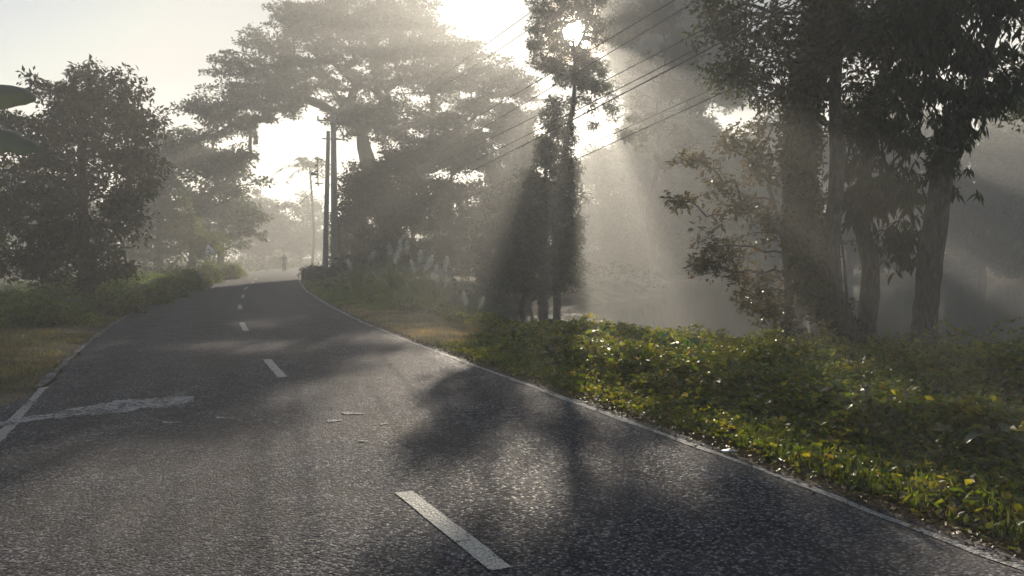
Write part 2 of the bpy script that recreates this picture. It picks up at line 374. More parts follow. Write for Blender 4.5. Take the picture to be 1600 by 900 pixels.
# ------------------------------------------------------------------ foliage generators
def leaf_mesh(P, D, Nn, L, W, fold=.18):
    """n pointed leaves as two folded triangles each"""
    n = len(P); D = unit(D); Sx = unit(np.cross(D, Nn)); Up = np.cross(Sx, D)
    L = np.broadcast_to(L, n)[:, None]; W = np.broadcast_to(W, n)[:, None]
    b = P; t = P+D*L; mid = P+D*L*.45
    l = mid-Sx*W*.5+Up*W*fold; r = mid+Sx*W*.5+Up*W*fold
    V = np.stack([b, l, t, r], 1).reshape(-1, 3)
    i = np.arange(n)[:, None]*4
    return V, np.concatenate([i+[0, 2, 1], i+[0, 3, 2]])
def rdir(n, up=0., spread=1.):
    d = R.normal(size=(n, 3)); d[:, 2] = d[:, 2]*spread+up; return unit(d)
def clump_leaves(C, rx, rz, per, L, W, droop=-.25, nup=1.0, shell=.5):
    n = len(C)*per; c = np.repeat(C, per, 0)
    d = unit(R.normal(size=(n, 3))); r = R.uniform(0, 1, n)[:, None]**shell
    sc = np.repeat(R.uniform(.65, 1.3, len(C)), per)[:, None]
    P = c+d*r*np.array([rx, rx, rz])*sc
    D = unit(d*np.array([1, 1, .4])+R.normal(size=(n, 3))*.6+np.array([0, 0, droop]))
    Nn = unit(R.normal(size=(n, 3))*.65+np.array([0, 0, nup]))
    l = L*R.uniform(.6, 1.25, n)
    return leaf_mesh(P, D, Nn, l, l*W)
def rosette_leaves(C, k, L, W, droop=-.9):
    """fans of long hanging leaves from each twig tip"""
    n = len(C)*k; c = np.repeat(C, k, 0); az = R.uniform(0, 2*PI, n); sp_ = R.uniform(.25, .95, n)
    D = unit(np.stack([np.cos(az)*sp_, np.sin(az)*sp_, droop+R.normal(size=n)*.25], 1))
    l = L*R.uniform(.7, 1.2, n); P = c+R.normal(size=(n, 3))*.03
    # arching: two segments
    m1 = P+D*l[:, None]*.5; D2 = unit(D+np.array([0, 0, -.45])); t = m1+D2*l[:, None]*.5
    Sx = unit(np.cross(D, rdir(n, 0, .3)+np.array([0, 0, .01]))); w = (l*W)[:, None]
    V = np.stack([P, m1-Sx*w*.5, m1+Sx*w*.5, t], 1).reshape(-1, 3); i = np.arange(n)[:, None]*4
    return V, np.concatenate([i+[0, 1, 2], i+[1, 3, 2]])
def merge(parts):
    Vs = []; Fs = []; o = 0
    for V, Fx in parts:
        Vs.append(V); Fs.append(Fx+o); o += len(V)
    return np.concatenate(Vs), np.concatenate(Fs)

def tube_mesh(nodes, par, rad, sides=6):
    ch = np.arange(len(par))[par >= 0]; pa = par[ch]
    A = nodes[pa]; B = nodes[ch]; d = unit(B-A)
    ref = np.where(np.abs(d[:, 2:3]) > .9, np.array([[1., 0, 0]]), np.array([[0, 0, 1.]]))
    u = unit(np.cross(d, ref)); v = np.cross(d, u)
    ra = np.minimum(rad[pa], rad[ch]*1.3); rb = rad[ch]
    an = np.arange(sides)*2*PI/sides; cs = np.cos(an)[None, :, None]; sn = np.sin(an)[None, :, None]
    ringA = A[:, None]+(u[:, None]*cs+v[:, None]*sn)*ra[:, None, None]; B2 = B+d*rb[:, None]*.35
    ringB = B2[:, None]+(u[:, None]*cs+v[:, None]*sn)*rb[:, None, None]
    V = np.concatenate([ringA, ringB], 1).reshape(-1, 3)
    i = np.arange(len(ch))[:, None, None]*2*sides; k = np.arange(sides)[None, :, None]; k2 = (k+1) % sides
    Fq = np.concatenate([i+k, i+k2, i+k2+sides, i+k+sides], 2).reshape(-1, 4)
    return V, Fq
def smooth_trunk(pts, rads, sides=14, sub=10, flare=1.0, rough=.06, sd=0):
    """continuous tapered trunk, spline through pts with a lumpy cross-section"""
    pts = np.asarray(pts, float); k = len(pts); t = np.arange(k)
    tt = np.linspace(0, k-1, (k-1)*sub+1)
    Pn = []
    for tv in tt:
        i = min(int(tv), k-2); f = tv-i
        p0 = pts[max(i-1, 0)]; p1 = pts[i]; p2 = pts[i+1]; p3 = pts[min(i+2, k-1)]
        Pn.append(.5*((2*p1)+(-p0+p2)*f+(2*p0-5*p1+4*p2-p3)*f*f+(-p0+3*p1-3*p2+p3)*f**3))
    Pn = np.array(Pn); rr = np.interp(tt, t, rads)
    d = unit(np.gradient(Pn, axis=0)); u = unit(np.cross(d, np.array([[.13, 1, .05]]))); v = np.cross(d, u)
    an = np.arange(sides)*2*PI/sides
    lum = 1+rough*2*(np.array([[vnoise(a*1.3+sd*7, h*.9, sd) for a in an] for h in range(len(tt))]).astype(float)-.5)*2
    ring = Pn[:, None]+(u[:, None]*np.cos(an)[None, :, None]+v[:, None]*np.sin(an)[None, :, None])*(rr[:, None]*lum)[..., None]
    V = ring.reshape(-1, 3)
    i = np.arange(len(tt)-1)[:, None]*sides+np.arange(sides)[None]; j = np.arange(len(tt)-1)[:, None]*sides+(np.arange(sides)[None]+1) % sides
    Fq = np.stack([i, j, j+sides, i+sides], 2).reshape(-1, 4)
    return V, Fq, Pn, rr

def grow(trunk, targets, seg=.8, k=.25, jit=.08, start=0.5):
    """limbs by joining each target to the cheapest skeleton node"""
    nodes = [np.array(p, float) for p in trunk]; par = [-1]+list(range(len(trunk)-1)); dep = [0.]
    for i in range(1, len(nodes)): dep.append(dep[-1]+np.linalg.norm(nodes[i]-nodes[i-1]))
    n0 = int(len(nodes)*start); top = nodes[-1]; ends = []
    arr = np.array(nodes); dpt = np.array(dep); par = np.array(par); ok = np.arange(len(arr)) >= n0
    for tg in sorted(list(targets), key=lambda q: np.linalg.norm(q-top)):
        v = tg-arr; dist = np.linalg.norm(v, axis=1)
        cost = dist+k*dpt+np.where(v[:, 2] < -.3*dist, dist*.35, 0)+np.where(ok, 0, 1e6)
        j = int(np.argmin(cost)); L = dist[j]; m_ = max(1, int(math.ceil(L/seg)))
        prev = j; add = []; ap = []; ad = []
        for q in range(1, m_+1):
            f = q/m_; p_ = arr[j]+(tg-arr[j])*f+np.array([0, 0, math.sin(f*PI)*L*.07])
            if q < m_: p_ = p_+R.normal(size=3)*jit*L/m_
            add.append(p_); ap.append(prev); ad.append(dpt[j]+L*f); prev = len(arr)+q-1
        ends.append(prev)
        arr = np.concatenate([arr, np.array(add)]); par = np.concatenate([par, ap]); dpt = np.concatenate([dpt, ad]); ok = np.concatenate([ok, np.ones(m_, bool)])
    w = np.zeros(len(arr)); w[ends] += 1
    for i in range(len(arr)-1, 0, -1): w[par[i]] += w[i]
    return arr, par.astype(int), w, np.array(ends)
def lobes_to_targets(lobes, dens, thr=.42, nscale=.5, shell=.45, sd=0):
    """points in ellipsoids (c, r) thinned by noise so that the crown clumps and shows gaps"""
    T_ = []
    for c, r in lobes:
        n = max(3, int(dens*(r[0]*r[1]*r[2])**(2/3)*4)); d = unit(R.normal(size=(n, 3))); q = R.uniform(0, 1, n)[:, None]**shell
        T_.append(np.array(c)+d*q*np.array(r))
    T_ = np.concatenate(T_)
    nz = vnoise(T_[:, 0]*nscale+T_[:, 2]*nscale*1.3+50, T_[:, 1]*nscale-T_[:, 2]*nscale+50, sd)
    return T_[nz > thr]

SEEDX = {}
def make_tree(name, loc, lobes, label, cat='tree', group=None, mat='leaf_far', bark='bark_dark', trunk=None, tr=(.2, .12), dens=1.5, thr=.35, nscale=.5,
              cl=(.8, .5), per=60, L=.22, W=.45, droop=-.25, seg=.9, tipr=.012, k=.25, style='clump', extra=None, avoid=None, start=.5, sides=6, tsides=10):
    """local coordinates: the root stands at loc. lobes: list of (centre, radii)"""
    R.seed(sum(ord(ch)*(i+3) for i, ch in enumerate(label)) % 99991+SEEDX.get(name, 0))
    rt = root(name, loc, label, cat, group)
    T_ = lobes_to_targets(lobes, dens, thr, nscale, sd=int(R.randint(99)))
    if avoid is not None: T_ = T_[avoid(T_)]
    top = max(c[2]+r[2]*.3 for c, r in lobes)
    if trunk is None:
        c0 = np.mean([c for c, r in lobes], 0); trunk = [(0, 0, -.3), (c0[0]*.1+R.normal()*.1, c0[1]*.1, top*.25), (c0[0]*.35, c0[1]*.35, top*.55), (c0[0]*.7, c0[1]*.7, top*.85)]
    TV, TF, Pn, rr = smooth_trunk(trunk, np.linspace(tr[0], tr[1]*.4, len(trunk)) if len(tr) == 2 else tr, tsides, 6, sd=int(R.randint(50)))
    arr, par, w, ends = grow(Pn, T_, seg, k, start=start)
    rad = tipr*np.maximum(w, 1)**.47; rad = np.minimum(rad, tr[0]*.6)
    nT = len(Pn); keep = np.arange(len(par)) >= nT
    par2 = np.where(keep, par, -1); BV, BF = tube_mesh(arr, par2, rad, sides)
    o = mesh_np('trunk', np.concatenate([TV, BV]), np.concatenate([TF, BF+len(TV)]), M[bark], True, rt)
    C = arr[ends]
    if style == 'clump': V, Fx = clump_leaves(C, cl[0], cl[1], per, L, W, droop)
    else:
        C2 = np.repeat(C, cl[2], 0)+R.normal(size=(len(C)*cl[2], 3))*np.array([cl[0], cl[0], cl[1]])
        V, Fx = rosette_leaves(C2, per, L, W)
    if avoid is not None:
        P0 = V.reshape(-1, 4, 3)[:, 0]; kp = avoid(P0); idx = np.where(kp)[0]
        V = V.reshape(-1, 4, 3)[kp].reshape(-1, 3); i = np.arange(len(idx))[:, None]*4; Fx = np.concatenate([i+[0, 2, 1], i+[0, 3, 2]])
    mesh_np('crown', V, Fx, M[mat], False, rt)
    return rt, arr, Pn

# lobes given as picture ellipses at one depth -> local ellipsoids with real depth
def plobes(lst, Y0, base, depth=.9):
    out_ = []
    for q in lst:
        u, v, ru, rv = q[:4]; dy = q[4] if len(q) > 4 else 0
        c = at(u, v, Y0+dy); s_ = (Y0+dy)/F
        out_.append((c-base, (ru*s_, ru*s_*depth, rv*s_)))
    return out_

# ================================================================== sun direction
SD = ray(897, 50); SD = SD/np.linalg.norm(SD)
CAM0 = np.array([0, 0, CAMH])
def sun_gap(base, deg):
    def f(Pl):
        d = unit(Pl+base-CAM0); return np.degrees(np.arccos(np.clip(d@SD, -1, 1))) > deg
    return f

# ================================================================== trees
def base_at(u, Y):
    x = at(u, 398, Y)[0]; return np.array([x, Y, gz1(x, Y)])
# --- the big rain tree
B = base_at(606, 64)
lob = plobes([(560, 45, 120, 45), (450, 72, 75, 48), (640, 62, 62, 45), (400, 130, 62, 38, -3), (350, 165, 55, 30, -4), (325, 205, 45, 28, -5), (395, 195, 50, 30, -4), (300, 170, 28, 20, -5), (350, 100, 40, 25, -3), (300, 245, 30, 16, -6), (380, 245, 40, 14, -6), (430, 160, 55, 30, -2),
              (470, 130, 70, 35, 4), (560, 110, 90, 40), (660, 125, 75, 35, 3), (740, 120, 70, 45, 0), (790, 165, 58, 38, -2), (720, 190, 70, 35, 4), (640, 190, 70, 40, 0), (560, 180, 60, 30, 5), (345, 245, 60, 20, -6), (690, 240, 60, 30, 0), (520, 20, 80, 30, 3), (620, 20, 70, 25, -3), (700, 85, 55, 30, 2), (800, 130, 45, 30, -3), (820, 185, 35, 25, 0), (760, 215, 50, 25, 0), (455, 30, 50, 25, 0), (570, 205, 34, 26, -2), (600, 190, 40, 34, -2), (545, 172, 30, 20, -2), (625, 235, 34, 28, -3), (535, 212, 16, 14, -2)], 64, B, .85)
def cut(Pl):                      # bright opening under the left limb
    w = Pl+B; d = w-CAM0; u = 800+F*d[:, 0]/d[:, 1]; v = 398-F*d[:, 2]/d[:, 1]
    return ~((u > 405) & (u < 505) & (v > 192) & (v < 275))
make_tree('rain_tree', B, lob, 'tallest tree, wide umbrella crown rising behind the two poles', group=None, mat='leaf_rain', trunk=[(0, 0, -.5), (.1, 0, 3), (-.5, 0, 6.5), (-1.6, 0, 9.5), (-2.2, .3, 12.5)],
          tr=(1.1, 1.0, .9, .7, .35), dens=3.1, thr=.36, nscale=1.1, cl=(.78, .20), per=62, L=.30, W=.5, droop=0, seg=1.3, tipr=.024, k=.12, avoid=cut, start=.45, tsides=14)

# --- slender tree whose crown veils the sun
B = base_at(872, 41)
lob = plobes([(880, 60, 58, 50), (925, 30, 42, 50, 1), (915, 120, 34, 22), (925, 140, 24, 18), (885, 118, 24, 18), (912, 128, 26, 14), (858, 20, 38, 32), (905, 105, 50, 38), (855, 95, 28, 28), (905, -25, 55, 40), (938, 125, 12, 20), (903, 150, 12, 16), (836, 62, 18, 18), (926, 168, 5, 22), (927, 196, 6, 12), (948, 160, 6, 18), (890, 172, 9, 12)], 41, B)  # narrow lobes below the crown added to split the sunbeam into streaks
T0 = [(0, 0, -.4), *[tuple(at(u, v, 41)-B) for u, v in [(868, 400), (872, 300), (893, 180), (898, 120), (896, 60)]]]
make_tree('slender_tree', B, lob, 'tall thin tree whose feathery crown veils the sun', mat='leaf_dark', trunk=T0, tr=(.22, .2, .17, .12, .09, .05), dens=11, thr=.34, nscale=1.9,
          cl=(.28, .18), per=46, L=.20, W=.38, droop=-.3, seg=.5, tipr=.008, avoid=sun_gap(B, .62), start=.6)
# --- the ivy-clad column tree in front of it
B = base_at(850, 39.2)
lob = plobes([(866, 185, 18, 34), (880, 222, 22, 24), (852, 240, 24, 26), (884, 268, 28, 26), (850, 292, 30, 26), (884, 315, 28, 28), (852, 345, 38, 30), (892, 362, 22, 30), (822, 385, 44, 34), (880, 405, 34, 34), (850, 440, 54, 22), (815, 330, 24, 26), (790, 425, 40, 28)], 39.2, B, .9)
make_tree('vine_covered_tree', B, lob, 'dark column-shaped tree wrapped in vines on the far pond bank below the sun', mat='leaf_dark', tr=(.26, .15), dens=11, thr=.12, nscale=1.3,
          cl=(.38, .34), per=78, L=.20, W=.5, droop=-.35, seg=.6, tipr=.01, start=.25)
# leaning trunks at the far bank
B = base_at(812, 38.9)
lob = plobes([(800, 330, 40, 40), (775, 380, 45, 35), (815, 290, 28, 30), (815, 390, 40, 28)], 39.5, B)
make_tree('pond_tree', B, lob, 'small leaning tree on the far pond bank, its trunk mirrored in the water', mat='leaf_dark', trunk=[(0, 0, -.5), (.15, 0, .5), (.45, 0, 1.6), (.3, 0, 3)], tr=(.17, .13, .1, .06), dens=7, thr=.2, cl=(.45, .4), per=80, L=.20, W=.55, seg=.6, tipr=.01)

# --- hazy trees right of the sun
G = 'trees beyond the pond'
for (u, Y0, ls, lb) in [
    (975, 86, [(985, 30, 50, 50), (972, 92, 26, 40), (1010, 90, 45, 50), (1002, 145, 28, 34), (1000, 190, 20, 22), (1040, 40, 45, 50, 3), (985, 222, 24, 24), (1060, 0, 60, 50)], 'hazy tall tree just right of the sun, beyond the pond'),
    (1030, 94, [(1040, 150, 50, 45), (1075, 90, 50, 55), (1030, 195, 36, 34), (1085, 200, 50, 50), (1030, 250, 60, 40), (1120, 130, 50, 60), (1120, 260, 60, 50), (1110, 40, 60, 60)], 'pale hazy tree between the sun gap and the bronze-leaved tree'),
    (985, 82, [(985, 262, 45, 34), (945, 268, 45, 38), (1020, 300, 55, 45), (985, 350, 75, 45), (935, 350, 55, 50), (1040, 370, 60, 50), (990, 410, 90, 30), (1100, 400, 60, 35)], 'low rounded tree on the far bank under the bright gap')]:
    B = base_at(u, Y0)
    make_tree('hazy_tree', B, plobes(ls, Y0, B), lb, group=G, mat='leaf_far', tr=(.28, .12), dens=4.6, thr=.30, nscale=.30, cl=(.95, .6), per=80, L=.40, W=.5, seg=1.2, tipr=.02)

B = base_at(1010, 52)
make_tree('feathery_tree', B, plobes([(975, 42, 26, 34), (1032, 22, 30, 34), (1066, 78, 30, 32), (1002, 100, 20, 20), (1046, 138, 26, 20), (1086, 152, 24, 26), (1022, 186, 18, 18), (1062, 215, 22, 18), (957, 172, 6, 24), (950, 140, 10, 10), (990, 168, 8, 28), (978, 212, 12, 8), (1000, 215, 8, 16), (1040, 250, 14, 12), (1010, -40, 60, 40)], 52, B), 'tall tree with separate leaf clusters just right of the veiled sun',  # thin lobes in the sky gap added to break the light into beams
    mat='leaf_dark', trunk=[(0, 0, -.4), *[tuple(at(u, v, 52)-B) for u, v in [(1022, 400), (1012, 330), (1030, 250), (1026, 170), (1040, 90), (1030, 10)]]], tr=(.2, .17, .15, .12, .09, .07, .04), dens=9, thr=.16, nscale=1.2, cl=(.44, .30), per=75, L=.24, W=.42, seg=.8, tipr=.010, start=.5)
# --- dense mid trees between the poles and the pond
G = 'trees along the bank left of the pond'
for (u, Y0, ls, lb) in [
    (565, 56, [(600, 268, 36, 26), (562, 280, 26, 26), (560, 300, 42, 45), (545, 350, 35, 40), (590, 340, 45, 45), (570, 390, 60, 35)], 'bushy tree directly right of the two poles'),
    (645, 59, [(640, 250, 50, 45), (620, 300, 50, 45), (670, 300, 50, 45), (640, 350, 60, 45), (660, 395, 60, 30)], 'broad dark tree under the right side of the umbrella crown'),
    (705, 56, [(700, 220, 45, 45), (720, 270, 48, 45), (690, 320, 50, 45), (720, 360, 55, 40), (700, 400, 55, 28)], 'dense tree behind the white seed plumes'),
    (760, 57, [(765, 250, 42, 45), (780, 300, 42, 45), (750, 330, 48, 45), (775, 370, 45, 45), (760, 410, 55, 25)], 'leafy tree left of the dark vine-wrapped column'),
    (805, 62, [(800, 210, 40, 45), (825, 240, 35, 40), (805, 270, 40, 40), (820, 320, 40, 40)], 'pale tree partly behind the dark vine-wrapped column'),
    (610, 44, [(600, 385, 40, 25), (640, 400, 45, 22), (570, 405, 40, 20)], 'low shrub-like tree at the foot of the dark bank trees')]:
    B = base_at(u, Y0)
    make_tree('bank_tree', B, plobes(ls, Y0, B), lb, group=G, mat='leaf_dark', tr=(.25, .15), dens=3.9, thr=.26, nscale=1.0, cl=(.60, .42), per=72, L=.27, W=.5, seg=.9, tipr=.014, start=.3)

# --- left tree with rounded vine-covered top
B = base_at(140, 25.5)
lob = plobes([(155, 150, 80, 45), (90, 165, 48, 42), (210, 190, 45, 40), (120, 220, 85, 50), (200, 250, 55, 45), (60, 250, 50, 50), (240, 235, 28, 22), (130, 300, 85, 50), (190, 330, 45, 40), (60, 340, 60, 45),
              (120, 375, 75, 45), (200, 390, 32, 32), (60, 415, 55, 35), (150, 430, 55, 25), (42, 130, 22, 20), (225, 300, 25, 20), (-15, 300, 60, 60), (-20, 390, 60, 50), (10, 200, 35, 35)], 25.5, B, .75)
make_tree('round_tree', B, lob, 'large round-topped leafy tree on the left verge', mat='leaf_dark', tr=(.24, .15), dens=10, thr=.24, nscale=1.5, cl=(.34, .28), per=50, L=.22, W=.40, droop=-.35, seg=.6, tipr=.008, start=.2)

# --- left middle distance, hazy
G = 'misty trees beyond the left verge'
for (u, Y0, ls, lb) in [
    (250, 60, [(250, 250, 50, 50), (230, 310, 55, 50), (280, 330, 45, 45), (235, 380, 60, 40), (285, 225, 35, 35)], 'misty tree emerging right behind the round-topped tree'),
    (345, 58, [(335, 270, 45, 30), (385, 285, 32, 35), (340, 320, 50, 40), (385, 345, 35, 40), (340, 370, 60, 40)], 'misty tree hung with creepers behind the triangular sign'),
    (300, 48, [(295, 330, 16, 26), (290, 365, 25, 26), (318, 385, 30, 22)], 'small pale tree overgrown with sunlit creepers beside the sign'),
    (60, 75, [(60, 300, 60, 60), (120, 330, 60, 60), (10, 340, 50, 50)], 'faint tree seen through the round-topped tree'),
    (410, 95, [(405, 325, 35, 30), (440, 340, 35, 28), (390, 365, 40, 30), (430, 385, 45, 25)], 'very faint tree over the road behind the walker'),
    (470, 105, [(480, 330, 30, 28), (500, 365, 35, 35), (455, 375, 35, 30)], 'very faint tree below the palm')]:
    B = base_at(u, Y0)
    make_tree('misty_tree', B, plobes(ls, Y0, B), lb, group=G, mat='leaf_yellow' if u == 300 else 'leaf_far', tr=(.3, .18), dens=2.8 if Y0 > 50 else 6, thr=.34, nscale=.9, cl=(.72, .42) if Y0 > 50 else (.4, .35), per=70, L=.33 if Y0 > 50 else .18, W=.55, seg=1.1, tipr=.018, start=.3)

# --- tree row at the far right beyond the pond: one built tree, copied
B = np.array([22., 84., gz1(22, 84)])
lob = [((0, 0, 8), (3, 3, 3)), ((2, 1, 10.5), (2.6, 2.6, 2.2)), ((-2.2, 0, 6), (2.6, 2.6, 2.2)), ((1.8, -1, 5), (2.6, 2.4, 2)), ((-1, .5, 11), (2.2, 2.2, 2)), ((0, 0, 3), (3, 3, 1.6)), ((-2.5, 0, 1.4), (2, 2, 1)), ((2.6, .5, 1.6), (2.2, 2, 1.1)), ((3.2, 0, 7.5), (1.4, 1.4, 1)), ((-3, .5, 8.8), (1.2, 1.2, .9)), ((.6, 0, 13), (1.3, 1.3, 1.0))]
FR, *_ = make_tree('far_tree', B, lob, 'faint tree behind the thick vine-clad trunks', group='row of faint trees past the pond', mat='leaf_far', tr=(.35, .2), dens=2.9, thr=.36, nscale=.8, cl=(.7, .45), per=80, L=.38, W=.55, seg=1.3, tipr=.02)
for k, (x, y, sc, rz, lb) in enumerate([
    (29, 86, 1.3, 1., 'faint tree seen between the two dark trunks on the right'),
    (36, 82, 1.3, 2.2, 'faint tree left of the single dark trunk'),
    (43, 85, 1.4, 4.0, 'faint tree right behind the single dark trunk'),
    (49, 80, 1.25, 5.2, 'faint tree above the misty water near the right edge'),
    (56, 84, 1.45, .6, 'faint tree second from the right edge'),
    (62, 78, 1.3, 3.1, 'rightmost faint tree across the pond'),
    (17, 80, 1.3, 3.6, 'faint tree behind the bronze-leaved tree'),
    (70, 88, 1.5, 1.9, 'faint tall tree at the right edge beyond the water')]):
    dup(FR, (x, y, gz1(x, y)), lb, rz=rz, sc=sc)

# --- far woods as one mass
C = []
for a in np.linspace(-62, 62, 120):
    for rr_ in (135, 160, 190):
        a2 = math.radians(a+R.normal()*.6); r2 = rr_+R.normal()*7; x, y = r2*math.sin(a2), r2*math.cos(a2)
        if abs(lat(x, y)) < 6 and y < 150: continue
        gap = 1.0
        h = (7+6*float(fbm(np.array([a*.12]), np.array([rr_*.05]), 9)[0]))
        u = 800+F*x/y
        if 380 < u < 540: h *= .62
        for q in range(9): C.append((x+R.normal()*2, y+R.normal()*2, -.5+h*R.uniform(0, 1)**.8))
V, Fx = clump_leaves(np.array(C), 2.4, 1.8, 42, .75, .55)
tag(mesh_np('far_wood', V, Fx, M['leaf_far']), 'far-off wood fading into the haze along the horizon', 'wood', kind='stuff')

# ================================================================== near trees on the right
NG = None
# thick vine-clad trunk
B = base_at(1300, 13.2)
def loc_of(u, v, Y): return tuple(at(u, v, Y)-B)
lob = plobes([(1180, 60, 70, 60), (1120, 30, 50, 45), (1230, 130, 50, 60), (1300, 60, 90, 60), (1150, 120, 50, 40), (1260, -60, 120, 60), (1130, -60, 70, 50), (1190, -150, 130, 60), (1370, 20, 60, 60), (1330, 140, 45, 40), (1185, 185, 36, 34), (1310, 215, 30, 34), (1215, 235, 26, 30)], 13.2, B, .9)
_, arr, Pn = make_tree('vine_clad_tree', B, lob, 'near tree with the thickest trunk, wrapped in green vines', mat='leaf_near', bark='bark',
    trunk=[(.05, 0, -.4), loc_of(1325, 540, 13.2), loc_of(1275, 430, 13.2), loc_of(1255, 300, 13.2), loc_of(1262, 180, 13.2), loc_of(1285, 60, 13.2), loc_of(1300, -80, 13.2), loc_of(1310, -200, 13.3)],
    tr=(.42, .29, .25, .23, .21, .17, .12, .07), dens=36, thr=.38, nscale=1.7, cl=(.26, .20), per=26, L=.12, W=.44, droop=-.5, seg=.35, tipr=.006, start=.55, tsides=20)
rt = _
def vine(Pn_, r0, r1, z0, z1, n, mat, parent, L=.07, name='vine', bias=None):
    t = R.uniform(0, 1, n); i = np.interp(t, [0, 1], [z0, z1])*(len(Pn_)-1); i0 = np.clip(i.astype(int), 0, len(Pn_)-2); f = (i-i0)[:, None]
    c = Pn_[i0]*(1-f)+Pn_[i0+1]*f; az = R.uniform(0, 2*PI, n) if bias is None else R.normal(bias, .9, n); rr_ = r0+(r1-r0)*R.uniform(0, 1, n)**1.6*(.35+.65*(.5+.5*np.sin(t*19+az)))
    d = np.stack([np.cos(az), np.sin(az), R.normal(size=n)*.2], 1)
    P = c+d*rr_[:, None]; D = unit(d*.5+R.normal(size=(n, 3))*.5+np.array([0, 0, -.7])); Nn = unit(d+R.normal(size=(n, 3))*.4)
    l = L*R.uniform(.6, 1.3, n); V, Fx = leaf_mesh(P, D, Nn, l, l*.8)
    return mesh_np(name, V, Fx, M[mat], False, parent)
vine(Pn, .20, .50, .05, .95, 15000, 'leaf_dark', rt, .075, bias=PI*.95)
vine(Pn, .22, .34, .02, .98, 8000, 'leaf_near', rt, .07)
# pale slim trunk leaning next to it
B = base_at(1335, 13.0)
lob = plobes([(1340, 40, 70, 60), (1400, 90, 60, 50), (1300, -40, 80, 60), (1380, -60, 80, 60), (1345, 170, 40, 40)], 13.4, B, .9)
make_tree('slim_tree', B, lob, 'slim pale-barked leaning tree just right of the vine-wrapped trunk', mat='leaf_near', bark='bark',
    trunk=[(.05, 0, -.4), loc_of(1335, 545, 13.), loc_of(1308, 470, 13.), loc_of(1300, 380, 13.1), loc_of(1308, 260, 13.2), loc_of(1305, 130, 13.3), loc_of(1320, 0, 13.4), loc_of(1330, -150, 13.4)],
    tr=(.25, .18, .145, .13, .12, .10, .07, .04), dens=36, thr=.38, nscale=1.7, cl=(.26, .20), per=26, L=.12, W=.42, droop=-.5, seg=.35, tipr=.006, start=.6, tsides=16)
# third trunk
B = base_at(1357, 14.2)
lob = plobes([(1370, 230, 50, 60), (1400, 150, 60, 50), (1350, 300, 40, 50), (1420, 60, 60, 60), (1440, -40, 80, 60), (1395, 300, 38, 40), (1400, 370, 34, 34), (1340, 190, 34, 40)], 14.2, B, .9)
make_tree('hanging_leaf_tree', B, lob, 'crooked middle tree with fans of long leaves hanging before its trunk', mat='leaf_dark', bark='bark',
    trunk=[(.0, 0, -.4), loc_of(1352, 550, 14.2), loc_of(1360, 420, 14.2), loc_of(1345, 330, 14.2), loc_of(1365, 200, 14.2), loc_of(1390, 60, 14.2)],
    tr=(.22, .17, .16, .13, .1, .06), dens=26, thr=.30, nscale=1.5, cl=(.16, .14, 4), per=8, L=.27, W=.19, seg=.35, tipr=.006, start=.5, style='rosette', tsides=14)
# right single trunk, forked
B = base_at(1438, 12.6)
lob = plobes([(1500, 60, 60, 60), (1560, 20, 60, 50), (1450, 20, 60, 60), (1480, 190, 40, 40), (1440, 230, 30, 45), (1590, 90, 40, 20), (1540, -60, 100, 60), (1430, 130, 50, 50), (1485, 265, 22, 26), (1500, 300, 12, 20), (1420, 320, 26, 30), (1540, 150, 40, 30)], 12.6, B, .9)
rt, arr, Pn = make_tree('forked_tree', B, lob, 'dark single-stemmed tree on the right that forks high up, hung with long leaves', mat='leaf_dark', bark='bark',
    trunk=[(.05, 0, -.4), loc_of(1442, 530, 12.6), loc_of(1452, 430, 12.6), loc_of(1468, 300, 12.6), loc_of(1480, 220, 12.6), loc_of(1520, 140, 12.6), loc_of(1560, 40, 12.6)],
    tr=(.24, .20, .19, .17, .15, .09, .05), dens=26, thr=.32, nscale=1.5, cl=(.18, .16, 4), per=8, L=.25, W=.20, seg=.35, tipr=.007, start=.5, style='rosette', tsides=16)
vine(Pn, .17, .26, .55, .85, 700, 'leaf_dark', rt, .09)
# crown behind it to the right, its yellow sunlit look put into the leaf colour
B = base_at(1680, 17)
lob = plobes([(1560, 140, 60, 40), (1600, 170, 50, 40), (1620, 60, 60, 60), (1540, 80, 50, 40), (1650, 150, 60, 60)], 17, B, .9)
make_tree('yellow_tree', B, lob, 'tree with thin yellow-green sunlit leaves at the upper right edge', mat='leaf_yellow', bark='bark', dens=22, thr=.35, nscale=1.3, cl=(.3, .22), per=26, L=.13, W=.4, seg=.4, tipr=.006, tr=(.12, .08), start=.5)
# bronze tree leaning left over the water
B = base_at(1225, 13.6)
lob = plobes([(1110, 245, 28, 22), (1150, 220, 40, 30), (1095, 312, 30, 14), (1150, 300, 50, 35), (1190, 260, 35, 45), (1120, 400, 45, 28), (1170, 370, 50, 35), (1180, 450, 45, 40), (1200, 330, 35, 45), (1130, 350, 40, 25), (1215, 500, 35, 45), (1062, 312, 26, 14), (1080, 250, 24, 16), (1100, 420, 30, 18), (1120, 280, 34, 22), (1190, 190, 30, 30)], 13.6, B, .9)
make_tree('bronze_leaf_tree', B, lob, 'shrubby tree with bronze leaves leaning left over the water', mat='leaf_brown', bark='bark', trunk=[(0, 0, -.4), loc_of(1232, 480, 13.6), loc_of(1225, 380, 13.6), loc_of(1200, 290, 13.6)],
    tr=(.09, .07, .05, .03), dens=56, thr=.34, nscale=2.2, cl=(.16, .12), per=12, L=.135, W=.38, droop=-.1, seg=.3, tipr=.004, start=.15)
